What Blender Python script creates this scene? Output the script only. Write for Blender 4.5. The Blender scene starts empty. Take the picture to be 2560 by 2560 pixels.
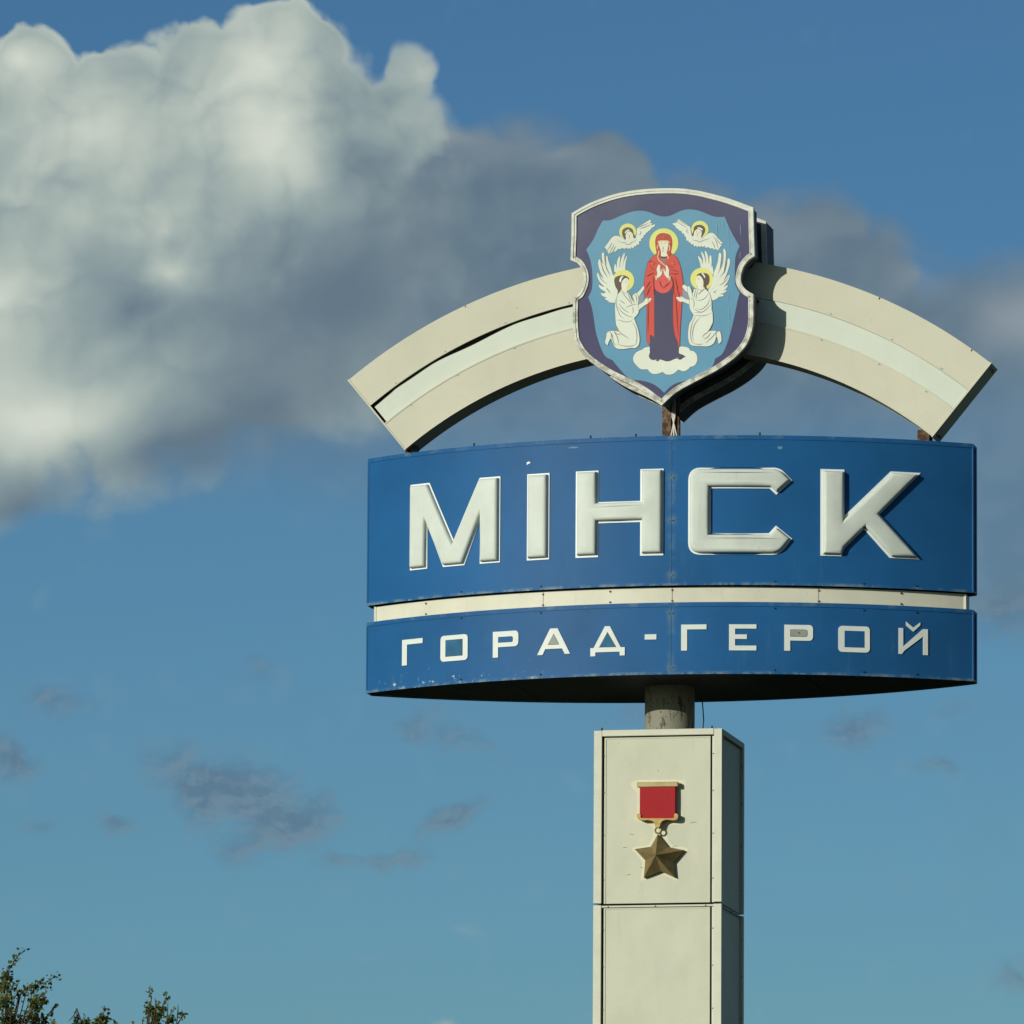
import bpy, bmesh, math, random
from mathutils import Vector, Matrix
from mathutils.geometry import tessellate_polygon
random.seed(7)
S = bpy.context.scene
COL = S.collection
PI = math.pi

# ------------------------------------------------------------------ camera
FPX, DIST, AZ, PAN, PITCH, ROLL = 23075.2, 92.3689, 10.5238, 0.9941, 8.36, 0.3443   # focal length in px of a 2560 px frame
_az, _pt, _rl = math.radians(AZ), math.radians(PITCH), math.radians(ROLL)
_h = math.radians(AZ + PAN)
CAM = Vector((DIST*math.sin(_az), -DIST*math.cos(_az), 1.6))
FW = Vector((-math.sin(_h)*math.cos(_pt), math.cos(_h)*math.cos(_pt), math.sin(_pt)))
_r = Vector((math.cos(_h), math.sin(_h), 0)); _u = _r.cross(FW)
RT = _r*math.cos(_rl) + _u*math.sin(_rl); UP = -_r*math.sin(_rl) + _u*math.cos(_rl)
cd = bpy.data.cameras.new('camera'); cam = bpy.data.objects.new('camera', cd); COL.objects.link(cam)
m = Matrix.Identity(4)
for i in range(3):
    m[i][0], m[i][1], m[i][2], m[i][3] = RT[i], UP[i], -FW[i], CAM[i]
cam.matrix_world = m
cd.sensor_width = 36; cd.sensor_height = 36; cd.lens = FPX/2560*36
cd.clip_start = 1; cd.clip_end = 20000
S.camera = cam

# ------------------------------------------------------------------ sun, exposure
SUN_TRAVEL = Vector((.646, 1, -.29)).normalized()
sd = bpy.data.lights.new('sun', 'SUN'); sd.energy = 3.95; sd.angle = math.radians(.5); sd.color = (1, .965, .845)
so = bpy.data.objects.new('sun', sd); COL.objects.link(so)
so.rotation_euler = (-SUN_TRAVEL).to_track_quat('Z', 'Y').to_euler(); so.location = (-40, -60, 40)
SUN_EL = math.asin(-SUN_TRAVEL.z); SUN_AZ = math.atan2(-SUN_TRAVEL.x, -SUN_TRAVEL.y)  # from +y towards +x
S.cycles.use_adaptive_sampling = True; S.cycles.adaptive_threshold = .012; S.cycles.adaptive_min_samples = 12
S.view_settings.view_transform = 'Standard'; S.view_settings.look = 'None'
S.view_settings.exposure = 0; S.view_settings.gamma = 1; S.view_settings.use_curve_mapping = False

# ------------------------------------------------------------------ sky: Nishita + clouds laid out on the sky by direction
W = bpy.data.worlds.new('World'); S.world = W; W.use_nodes = True
W.cycles.sampling_method = 'MANUAL'; W.cycles.sample_map_resolution = 256
NT = W.node_tree; NT.nodes.clear()
class G:
    """small node-graph helper"""
    def __init__(s, nt): s.nt = nt
    def n(s, t, **k):
        nd = s.nt.nodes.new(t)
        for a, b in k.items(): setattr(nd, a, b)
        return nd
    def put(s, sock, v):
        if isinstance(v, bpy.types.NodeSocket): s.nt.links.new(v, sock)
        elif v is not None: sock.default_value = v
    def m(s, op, a, b=None, c=None, clamp=False):
        nd = s.n('ShaderNodeMath', operation=op, use_clamp=clamp)
        s.put(nd.inputs[0], a)
        if b is not None: s.put(nd.inputs[1], b)
        if c is not None: s.put(nd.inputs[2], c)
        return nd.outputs[0]
    def vm(s, op, a, b=None, out=0):
        nd = s.n('ShaderNodeVectorMath', operation=op); s.put(nd.inputs[0], a)
        if b is not None: s.put(nd.inputs[1], b)
        return nd.outputs[out]
    def vscale(s, a, k):
        nd = s.n('ShaderNodeVectorMath', operation='SCALE'); s.put(nd.inputs[0], a); s.put(nd.inputs[3], k); return nd.outputs[0]
    def mix(s, f, a, b, bt='MIX'):
        nd = s.n('ShaderNodeMix', data_type='RGBA', blend_type=bt, clamp_factor=True)
        s.put(nd.inputs[0], f); s.put(nd.inputs[6], a); s.put(nd.inputs[7], b); return nd.outputs[2]
    def rng(s, v, a, b, c=0., d=1., kind='SMOOTHSTEP'):
        nd = s.n('ShaderNodeMapRange', interpolation_type=kind); nd.clamp = True
        for i, x in enumerate((v, a, b, c, d)): s.put(nd.inputs[i], x)
        return nd.outputs[0]
    def noise(s, vec, scale, detail=5, rough=.5, dist=0., color=False, lac=2.0):
        nd = s.n('ShaderNodeTexNoise'); nd.noise_dimensions = '3D'
        s.put(nd.inputs['Vector'], vec); s.put(nd.inputs['Scale'], scale); s.put(nd.inputs['Detail'], detail)
        s.put(nd.inputs['Roughness'], rough); s.put(nd.inputs['Distortion'], dist); s.put(nd.inputs['Lacunarity'], lac)
        return nd.outputs[1 if color else 0]
    def blob(s, P, cx, cy, rx, ry, ang=0, kind='QUADRATIC_SPHERE'):
        mp = s.n('ShaderNodeMapping', vector_type='TEXTURE'); s.put(mp.inputs['Vector'], P)
        mp.inputs['Location'].default_value = (cx, cy, 0); mp.inputs['Rotation'].default_value = (0, 0, math.radians(ang))
        mp.inputs['Scale'].default_value = (rx, ry, 1)
        g = s.n('ShaderNodeTexGradient', gradient_type=kind); s.put(g.inputs[0], mp.outputs[0]); return g.outputs[1]
def srgb(r, g, b, k=1.):
    f = lambda c: ((c/255)/12.92 if c/255 <= .04045 else (((c/255)+.055)/1.055)**2.4)*k
    return (f(r), f(g), f(b), 1)
g = G(NT)
SKY_K = .1
tc = g.n('ShaderNodeTexCoord').outputs['Generated']
def dotc(v): return g.vm('DOT_PRODUCT', tc, tuple(v), out=1)
du, dr, df = dotc(UP), dotc(RT), dotc(FW)
dfc = g.m('MAXIMUM', df, .05)
HF = FPX/1280
# direction -> sky chart: 1932 units wide over the part of the sky behind the sign, x to the right, y downwards
cx_ = g.m('MULTIPLY_ADD', g.m('DIVIDE', dr, dfc), HF*966, 966)
cy_ = g.m('MULTIPLY_ADD', g.m('DIVIDE', du, dfc), -HF*966, 966)
cb = g.n('ShaderNodeCombineXYZ'); g.put(cb.inputs[0], cx_); g.put(cb.inputs[1], cy_); P0 = cb.outputs[0]
sky = g.n('ShaderNodeTexSky', sky_type='NISHITA'); sky.sun_disc = False
sky.sun_elevation = SUN_EL; sky.sun_rotation = SUN_AZ
#@@SKY
sep = g.n('ShaderNodeSeparateXYZ'); g.put(sep.inputs[0], tc)
el = sep.outputs[2]
# the clear sky: Nishita, deepened towards the zenith as in the photograph
ramp = g.n('ShaderNodeValToRGB'); g.put(ramp.inputs[0], g.rng(el, 0., .5, 0., 1., 'LINEAR'))
TINT = [(0.0, (.41, .66, .82)), (.13, (.38, .66, .83)), (.20, (.32, .60, .88)), (.33, (.255, .49, .77)), (.50, (.215, .415, .66)), (1.0, (.19, .36, .57))]
cr = ramp.color_ramp
cr.elements[0].position = 0; cr.elements[0].color = (*TINT[0][1], 1); cr.elements[1].position = 1; cr.elements[1].color = (*TINT[-1][1], 1)
for p_, c_ in TINT[1:-1]:
    e_ = cr.elements.new(p_); e_.color = (*c_, 1)
clear = g.mix(1., sky.outputs[0], ramp.outputs[0], 'MULTIPLY')
KC = 1/SKY_K
def cc(r, gg, b): return srgb(r, gg, b, KC)
def warp(P, sc, amp, seed, detail=3):
    off = g.vm('ADD', P, (seed*977., seed*331., seed*57.))
    n_ = g.noise(off, sc, detail, .5, color=True)
    return g.vm('ADD', P, g.vscale(g.vm('SUBTRACT', n_, (.5, .5, .5)), amp))
flat = g.vm('MULTIPLY', P0, (1, 1, 0))
Pw = warp(warp(flat, 1/330, 110, 1., 2), 1/90, 34, 2., 3)
Pf = g.vm('MULTIPLY', Pw, (1, 1, 0))
def union(P, L, k=.75, soft=.10):
    acc = None
    for b_ in L:
        cx, cy, rx, ry = b_[:4]; an = b_[4] if len(b_) > 4 else 0
        v = g.blob(P, cx, cy, rx/k, ry/k, an, 'SPHERICAL')
        acc = v if acc is None else g.m('SMOOTH_MAX', acc, v, soft)
    return acc
def summ(P, L):
    acc = 0.
    for cx, cy, rx, ry, an, wgt in L:
        acc = g.m('MULTIPLY_ADD', g.blob(P, cx, cy, rx, ry, an), wgt, acc)
    return acc
def fbm(P, sc, seed, detail=5, rough=.5):
    return g.noise(g.vm('ADD', P, (seed*613., seed*271., seed*101.)), sc, detail, rough)
def puffs(P, sc, seed, detail=2., kind='F1'):
    """rounded billows with creases between them, 0 in the creases, 1 on the heads"""
    vo = g.n('ShaderNodeTexVoronoi'); vo.voronoi_dimensions = '2D'; vo.feature = kind
    g.put(vo.inputs['Vector'], g.vm('ADD', P, (seed*613., seed*271., 0.))); g.put(vo.inputs['Scale'], sc)
    vo.inputs['Detail'].default_value = detail; vo.inputs['Roughness'].default_value = .42; vo.inputs['Lacunarity'].default_value = 2.2
    d = vo.outputs['Distance']; return g.m('SUBTRACT', 1., g.m('MULTIPLY', d, d))
out = clear
# faint grey wisps low in the sky
Wl = [(400, 1485, 260, 150, 14, 1.3), (560, 1550, 180, 130, 10, 1.), (480, 1600, 150, 60, -15, .5), (205, 1555, 90, 60, 0, .8), (850, 1545, 130, 60, -14, 1.25), (740, 1620, 150, 50, 0, .75), (620, 1630, 90, 45, 0, .6),
      (20, 1430, 120, 85, 35, 1.1), (110, 1320, 140, 65, 5, .75), (60, 1560, 80, 35, 0, .55), (870, 1390, 200, 100, 35, .6), (780, 1370, 110, 60, 0, .45), (1180, 1350, 190, 80, 0, .6), (1620, 1370, 140, 100, 0, .8), (1770, 1440, 120, 50, 0, .65), (1880, 1150, 190, 95, -8, 1.2), (500, 1260, 130, 80, 0, .42), (1920, 1850, 110, 90, 0, .6), (1800, 1340, 90, 50, 0, .45)]
Ps = warp(warp(flat, 1/170, 70, 5., 2), 1/42, 26, 6., 4); Ps = g.vm('MULTIPLY', Ps, (1, 1, 0))
wm = summ(Ps, Wl)
wn = fbm(g.vm('MULTIPLY', Ps, (.8, 1.15, 1)), 1/62, 7.7, 5, .58)
wd = g.m('MULTIPLY_ADD', g.m('SUBTRACT', wn, .52), 2.6, g.m('MULTIPLY', wm, 1.5))
wa = g.m('MULTIPLY', g.rng(wd, -.15, 1.5), g.rng(wm, .0, .28))
wn2 = fbm(g.vm('MULTIPLY', g.vm('ADD', Ps, (9., 14., 0.)), (.8, 1.15, 1)), 1/62, 7.7, 3, .58)
wc = g.mix(g.rng(g.m('SUBTRACT', wn, wn2), -.12, .12), cc(90, 111, 132), cc(114, 132, 146))
out = g.mix(g.m('MULTIPLY', wa, .66), out, wc)
# bright puff at the bottom edge
out = g.mix(g.m('MULTIPLY', g.rng(summ(Pf, [(865, 1945, 70, 55, 0, 1.), (920, 1960, 60, 40, 0, .8)]), .12, .6), .8), out, cc(176, 184, 180))
out = g.mix(g.m('MULTIPLY', g.rng(summ(Pf, [(890, 1760, 90, 40, 20, 1.), (700, 1800, 120, 40, 0, .6)]), .1, 1.), .12), out, cc(170, 180, 180))
# grey bank of thin cloud behind the arch
Bl = [(930, 480, 300, 265), (1120, 420, 130, 190), (700, 560, 480, 320), (1330, 600, 290, 260, 15), (1510, 650, 310, 290, 25), (1750, 790, 340, 310), (1960, 760, 240, 260), (480, 760, 460, 180, -8), (1400, 820, 560, 190), (1960, 1000, 260, 200), (860, 850, 430, 150)]
dB = union(Pf, Bl, .72, .14)
pB = puffs(Pf, 1/170, 5., 1.); pB2 = puffs(g.vm('ADD', Pf, (16., 28., 0.)), 1/170, 5., 1.)
dB = g.m('ADD', dB, g.m('MULTIPLY', g.m('SUBTRACT', fbm(Pf, 1/150, 8., 5, .5), .5), .16))
dB = g.m('MULTIPLY_ADD', g.m('SUBTRACT', pB, .72), .12, dB)
wB = g.rng(cy_, 380, 860, .085, .30)
aB = g.rng(dB, g.m('SUBTRACT', .30, wB), g.m('ADD', .30, wB))
shB = fbm(Pf, 1/230, 9., 5, .5)
colB = g.mix(g.rng(shB, .35, .68), cc(98, 119, 134), cc(112, 129, 141))
colB = g.mix(g.rng(g.m('SUBTRACT', pB, pB2), -.25, .35, 0., .26), colB, cc(132, 146, 154))
topB = summ(Pf, [(1060, 290, 260, 110, 0, .55), (1440, 420, 240, 110, 15, .5), (1720, 520, 200, 100, 20, .6), (1940, 600, 190, 130, 0, 1.1), (880, 250, 160, 80, 0, .5)])
colB = g.mix(g.rng(topB, .0, 1.0), colB, cc(140, 152, 160))
fadeB = g.rng(cy_, 600, 1050, .93, .06)
fadeB = g.m('MAXIMUM', fadeB, g.rng(cx_, 1450, 1932, .0, .62))
out = g.mix(g.m('MULTIPLY', aB, fadeB), out, colB)
# the big cumulus
Cl = [(45, 140, 120, 108), (210, 200, 170, 125), (390, 200, 190, 160), (530, 130, 120, 150), (640, 230, 120, 135), (775, 135, 50, 62), (740, 190, 60, 70), (745, 260, 110, 110), (300, 420, 440, 310), (120, 620, 400, 320), (580, 430, 300, 260), (260, 720, 340, 150), (490, 650, 260, 190), (-20, 830, 150, 190), (710, 400, 170, 170)]
dC0 = union(Pf, Cl, .75, .10)
Pp = g.vm('MULTIPLY', warp(Pf, 1/48, 16, 31., 3), (1, 1, 0))
pC = puffs(Pp, 1/125, 2., 2.); pC2 = puffs(g.vm('ADD', Pp, (20., 26., 0.)), 1/125, 2., 1.)
pL = puffs(Pf, 1/250, 7., 1., 'SMOOTH_F1'); pL2 = puffs(g.vm('ADD', Pf, (26., 34., 0.)), 1/250, 7., 1., 'SMOOTH_F1')
nC = fbm(Pf, 1/110, 3., 4, .5)
dC = g.m('ADD', dC0, g.m('MULTIPLY', g.m('SUBTRACT', nC, .5), .14))
dC = g.m('MULTIPLY_ADD', g.m('SUBTRACT', pC, .75), .17, dC)
wC = g.m('MAXIMUM', g.rng(cy_, 200, 820, .045, .20), g.rng(cx_, 520, 780, .0, .17))
aC = g.rng(dC, g.m('SUBTRACT', .25, wC), g.m('ADD', .25, wC))
# light on it: bright heads top left, shade to the lower right, billows
lit = [(40, 110, 190, 130, 0, .42), (500, 120, 240, 190, 25, .42), (500, 260, 230, 170, 20, .40), (560, 330, 150, 120, 10, .12), (180, 260, 420, 260, 0, .34), (560, 260, 260, 260, 0, .12), (325, 520, 90, 85, 35, .42), (80, 790, 330, 150, 0, .55), (-20, 560, 300, 360, 0, .34), (330, 440, 320, 130, 12, .14), (790, 130, 90, 100, 0, .16), (560, 20, 150, 120, 0, .10),
       (250, 580, 140, 120, 0, -.34), (700, 300, 190, 110, 12, -.34), (350, 850, 300, 110, -8, -.55), (640, 560, 380, 280, 0, -.56), (500, 770, 340, 160, -12, -.46), (150, 500, 150, 80, 0, -.12), (40, 960, 200, 120, 0, -.45), (440, 620, 220, 150, 0, -.20), (130, 340, 170, 60, 0, -.10), (860, 430, 300, 240, 0, -.30), (300, 270, 130, 80, 0, -.08), (640, 180, 90, 140, 0, -.12)]
Pl = g.vm('MULTIPLY', warp(flat, 1/160, 60, 12., 2), (1, 1, 0))
Lf = g.m('ADD', summ(Pl, lit), .535)
q1 = fbm(Pf, 1/150, 3.3, 4, .45)
soft = g.m('MAXIMUM', g.rng(cy_, 350, 800, 1., .45), 0.)
Lf = g.m('MULTIPLY_ADD', g.m('MULTIPLY', g.m('SUBTRACT', pC, pC2), soft), .10, Lf)
Lf = g.m('MULTIPLY_ADD', g.m('SUBTRACT', pL, pL2), .15, Lf)
Lf = g.m('MULTIPLY_ADD', g.m('MULTIPLY', g.m('SUBTRACT', pC, .74), soft), .03, Lf)
Lf = g.m('MULTIPLY_ADD', g.m('SUBTRACT', q1, .5), .22, Lf)
# thin sunlit rim on the upper edges, haze-thin lower ones
Lf = g.m('MULTIPLY_ADD', g.rng(dC, .25, .40, 1., 0.), g.rng(cy_, 120, 420, .12, 0.), Lf)
cl_r = g.n('ShaderNodeValToRGB'); g.put(cl_r.inputs[0], Lf); cr = cl_r.color_ramp; cr.interpolation = 'B_SPLINE'
KR = [(0.0, (98, 118, 134)), (.25, (108, 127, 140)), (.5, (140, 158, 161)), (.72, (174, 187, 180)), (1.0, (214, 219, 207))]
cr.elements[0].position = 0; cr.elements[0].color = srgb(*KR[0][1]); cr.elements[1].position = 1; cr.elements[1].color = srgb(*KR[-1][1])
for p_, c_ in KR[1:-1]:
    e_ = cr.elements.new(p_); e_.color = srgb(*c_)
colC = g.vscale(cl_r.outputs[0], KC)
out = g.mix(g.m('MULTIPLY', aC, g.rng(dC, .0, .5, .9, 1.)), out, colC)
# beyond the part of the sky above: unseen cloud all round, thickened and greyed for a neutral fill light
far = g.rng(df, .9975, .9935)
ge = g.noise(g.vm('MULTIPLY', tc, (1, 1, 2.2)), 3.2, 6, .55)
aG = g.m('MULTIPLY', g.m('MULTIPLY', far, g.rng(ge, .45, .62)), g.rng(el, -.02, .05))
out = g.mix(g.m('MULTIPLY', aG, .85), out, cc(124, 130, 126))
bg = g.n('ShaderNodeBackground'); bg.inputs['Strength'].default_value = SKY_K
g.put(bg.inputs['Color'], out)
wo = g.n('ShaderNodeOutputWorld'); g.put(wo.inputs['Surface'], bg.outputs[0])
#@@ENDSKY

# ------------------------------------------------------------------ materials
MATS = {}
def mat(name, rgb, rough=.6, metal=0., var=.06, vscale=3., streak=0., bump=0., bscale=2., spec=.12, extra=None):
    if name in MATS: return MATS[name]
    M = bpy.data.materials.new(name); M.use_nodes = True; nt = M.node_tree; q = G(nt)
    b = nt.nodes['Principled BSDF']; b.inputs['Roughness'].default_value = rough; b.inputs['Metallic'].default_value = metal
    b.inputs['Specular IOR Level'].default_value = spec
    oc = q.n('ShaderNodeTexCoord').outputs['Object']
    base = (rgb[0], rgb[1], rgb[2], 1)
    col = base
    if var:
        nz = q.noise(oc, vscale, 6, .6)
        f = q.rng(nz, .3, .7, 1-var, 1+var*.6, 'LINEAR')
        cc = q.n('ShaderNodeCombineXYZ')
        for i in range(3): q.put(cc.inputs[i], q.m('MULTIPLY', f, rgb[i]))
        col = cc.outputs[0]
    if streak:
        mp = q.n('ShaderNodeMapping'); q.put(mp.inputs[0], oc); mp.inputs['Scale'].default_value = (9, 9, .7)
        sn = q.noise(mp.outputs[0], 1.6, 4, .6)
        col = q.mix(q.rng(sn, .55, .8, 0, streak), col, (rgb[0]*.62, rgb[1]*.58, rgb[2]*.5, 1))
    if extra: col = extra(q, oc, col, b)
    q.put(b.inputs['Base Color'], col)
    if bump:
        bp = q.n('ShaderNodeBump'); bp.inputs['Strength'].default_value = 1; bp.inputs['Distance'].default_value = bump
        mp = q.n('ShaderNodeMapping'); q.put(mp.inputs[0], oc); mp.inputs['Scale'].default_value = (1, 1, .8)
        q.put(bp.inputs['Height'], q.noise(mp.outputs[0], bscale, 2, .4)); q.put(b.inputs['Normal'], bp.outputs[0])
    MATS[name] = M; return M
def dirt(q, oc, col, b):
    n1 = q.noise(oc, 26, 5, .65)
    return q.mix(q.rng(n1, .66, .74, 0, .5), col, (.22, .19, .12, 1))
def sheet_wear(q, oc, col, b):
    col = dirt(q, oc, col, b)
    mp = q.n('ShaderNodeMapping'); q.put(mp.inputs[0], oc); mp.inputs['Scale'].default_value = (2.2, 2.2, .5)
    col = q.mix(q.rng(q.noise(mp.outputs[0], 1.4, 4, .6), .50, .72, 0, .30), col, (.44, .47, .40, 1))
    return q.mix(q.rng(q.noise(oc, 2.3, 4, .7), .60, .74, 0, .35), col, (.60, .56, .42, 1))
CREAM = mat('cream_paint', (.50, .505, .395), .5, var=.05, vscale=1.7, streak=.16, bump=.030, bscale=1.9, extra=sheet_wear)
CREAM2 = mat('cream_paint_trim', (.55, .555, .45), .5, var=.07, vscale=5, streak=.12, extra=dirt)
ARCHC = mat('arch_cream_paint', (.515, .505, .40), .5, var=.05, vscale=1.2, streak=.10, bump=.016, bscale=1.6, extra=dirt)
WHITE = mat('arch_white_sheet', (.545, .585, .505), .5, var=.05, vscale=1.5, streak=.08, bump=.016, bscale=1.6)
BAND = mat('band_cream', (.58, .57, .46), .45, var=.08, vscale=3, streak=.2, extra=dirt)
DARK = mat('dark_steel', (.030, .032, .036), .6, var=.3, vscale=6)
def rust_x(q, oc, col, b):
    return q.mix(q.rng(q.noise(oc, 14, 6, .7), .42, .6), (.06, .032, .02, 1), (.17, .12, .08, 1))
RUST = mat('rusty_steel', (.12, .06, .03), .8, extra=rust_x)
def pipe_x(q, oc, col, b):
    mp = q.n('ShaderNodeMapping'); q.put(mp.inputs[0], oc); mp.inputs['Scale'].default_value = (1, 1, .35)
    a = q.noise(mp.outputs[0], 16, 6, .7)
    c = q.mix(q.rng(a, .36, .50), (.06, .056, .045, 1), (.21, .205, .16, 1))
    return q.mix(q.rng(q.noise(oc, 34, 4, .6), .60, .68), c, (.03, .026, .02, 1))
PIPE = mat('peeling_post_paint', (.3, .3, .25), .6, extra=pipe_x)
def frame_wear(q, oc, col, b):
    sx = q.n('ShaderNodeSeparateXYZ'); q.put(sx.inputs[0], oc)
    low = q.rng(sx.outputs[2], 17.0, 18.3, .75, .12, 'LINEAR')
    return q.mix(q.m('MULTIPLY', low, q.rng(q.noise(oc, 12, 6, .7), .42, .60)), col, (.24, .225, .17, 1))
FRAME = mat('shield_frame_white', (.62, .63, .555), .45, var=.1, vscale=7, streak=.35, extra=frame_wear)
LETTER = mat('letter_face_white', (.53, .575, .52), .45, var=.07, vscale=4, streak=.22, bump=.006, bscale=5, extra=dirt)
BACKING = mat('letter_edge_white', (.68, .73, .72), .4, var=.03)
SMALLW = mat('small_letter_white', (.60, .64, .60), .45, var=.05, vscale=6)
GOLD = mat('gilt_metal', (.19, .135, .045), .38, metal=.25, var=.3, vscale=14, spec=.35)
GOLDP = mat('dull_gold_paint', (.36, .30, .15), .5, metal=.2, var=.15, vscale=10)
RED = mat('red_enamel', (.315, .014, .019), .6, var=.04)
CABLE = mat('dark_cable', (.02, .02, .022), .6, var=0)
WIREW = mat('white_wire', (.6, .55, .48), .6, var=0)
GREY = mat('grey_plate', (.27, .28, .25), .6, var=.1, vscale=20)
TEAL = mat('faded_blue_plate', (.026, .115, .21), .6, var=.25, vscale=9)

# ------------------------------------------------------------------ object helpers
def link(o, parent=None):
    COL.objects.link(o)
    if parent is not None: o.parent = parent
    return o
def mesh_obj(name, verts, faces, mats, parent=None, mi=None, smooth=False, label=None):
    me = bpy.data.meshes.new(name); me.from_pydata([tuple(v) for v in verts], [], faces)
    for mm in (mats if isinstance(mats, (list, tuple)) else [mats]): me.materials.append(mm)
    if mi: me.polygons.foreach_set('material_index', mi)
    if smooth: me.polygons.foreach_set('use_smooth', [True]*len(me.polygons))
    me.update()
    o = link(bpy.data.objects.new(name, me), parent)
    if label: o['label'] = label
    return o
class MB:
    def __init__(s): s.v = []; s.f = []; s.mi = []
    def add(s, vs, fs, mi=0):
        k = len(s.v); s.v += [tuple(v) for v in vs]; s.f += [tuple(i+k for i in f) for f in fs]; s.mi += [mi]*len(fs); return s
    def box(s, x0, x1, y0, y1, z0, z1, mi=0, bev=0.):
        if bev:
            bm = bmesh.new(); bmesh.ops.create_cube(bm, size=1)
            bmesh.ops.transform(bm, matrix=Matrix.Translation(((x0+x1)/2, (y0+y1)/2, (z0+z1)/2)) @ Matrix.Diagonal((x1-x0, y1-y0, z1-z0, 1)), verts=bm.verts)
            bmesh.ops.bevel(bm, geom=bm.edges[:], offset=bev, segments=1, affect='EDGES')
            bm.verts.index_update(); s.add([v.co[:] for v in bm.verts], [[v.index for v in f.verts] for f in bm.faces], mi); bm.free(); return s
        return s.add([(x, y, z) for x in (x0, x1) for y in (y0, y1) for z in (z0, z1)],
                     [(0, 1, 3, 2), (4, 6, 7, 5), (0, 4, 5, 1), (2, 3, 7, 6), (0, 2, 6, 4), (1, 5, 7, 3)], mi)
    def prism(s, loops, mi=0, closed=True, caps=True):
        """loops: rings of equal length joined one to the next"""
        n = len(loops[0]); k = len(s.v)
        for L in loops: s.v += [tuple(p) for p in L]
        for a in range(len(loops)-1):
            for i in range(n if closed else n-1):
                j = (i+1) % n; s.f.append((k+a*n+i, k+a*n+j, k+(a+1)*n+j, k+(a+1)*n+i)); s.mi.append(mi)
        if caps:
            for a, flip in ((0, True), (len(loops)-1, False)):
                for t in tessellate_polygon([[Vector(p) for p in loops[a]]]):
                    t = tuple(k+a*n+i for i in t); s.f.append(t[::-1] if flip else t); s.mi.append(mi)
        return s
    def tube(s, pts, r, seg=8, mi=0, r1=None):
        pts = [Vector(p) for p in pts]; rings = []
        for i, p in enumerate(pts):
            d = (pts[min(i+1, len(pts)-1)] - pts[max(i-1, 0)]).normalized()
            a = d.orthogonal().normalized(); b = d.cross(a)
            rr = r if r1 is None else r + (r1-r)*i/max(1, len(pts)-1)
            if i and (a - pa).length > 1: pass
            if i:  # keep the frame steady
                a = (pa - d*pa.dot(d)).normalized(); b = d.cross(a)
            pa = a
            rings.append([p + a*rr*math.cos(2*PI*k/seg) + b*rr*math.sin(2*PI*k/seg) for k in range(seg)])
        return s.prism(rings, mi)
    def build(s, name, mats, parent=None, smooth=False, label=None, fix=True):
        o = mesh_obj(name, s.v, s.f, mats, parent, s.mi, smooth, label)
        if fix:
            bm = bmesh.new(); bm.from_mesh(o.data); bmesh.ops.recalc_face_normals(bm, faces=bm.faces[:])
            for f in bm.faces: f.smooth = True
            for e in bm.edges:
                if len(e.link_faces) != 2 or e.calc_face_angle(0) > .5: e.smooth = False
            bm.to_mesh(o.data); bm.free()
        return o
def at(px, py, y):
    """point of the plane y = const seen at photo pixel (px, py) of 2560"""
    d = FW + RT*((px-1280)/FPX) - UP*((py-1280)/FPX); k = (y-CAM.y)/d.y
    return CAM + d*k
def at_depth(px, py, dist):
    d = FW + RT*((px-1280)/FPX) - UP*((py-1280)/FPX); return CAM + d*dist

# ------------------------------------------------------------------ the ground
def ground_x(q, oc, col, b):
    a = q.noise(oc, .35, 8, .65); c = q.mix(q.rng(a, .35, .65), (.025, .045, .014, 1), (.055, .065, .028, 1))
    return q.mix(q.rng(q.noise(oc, 3, 5, .7), .55, .7, 0, .7), c, (.095, .085, .05, 1))
GRASS = mat('grass_ground', (.05, .07, .03), .9, spec=.1, extra=ground_x)
gv = []; gf = []; NG = 40
for j in range(NG+1):
    for i in range(NG+1):
        x = -1+2*i/NG; y = -1+2*j/NG; X = 4000*x*abs(x); Y = 4000*y*abs(y); gv.append((X, Y, 0))
for j in range(NG):
    for i in range(NG):
        k = j*(NG+1)+i; gf.append((k, k+1, k+NG+2, k+NG+1))
o = mesh_obj('ground', gv, gf, GRASS); o['kind'] = 'structure'

# ------------------------------------------------------------------ the welcome sign
sign = link(bpy.data.objects.new('welcome_sign', None)); sign.empty_display_size = 1
sign['label'] = 'tall blue and cream city sign with coat of arms on a square pillar'
sign['category'] = 'sign'

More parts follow.
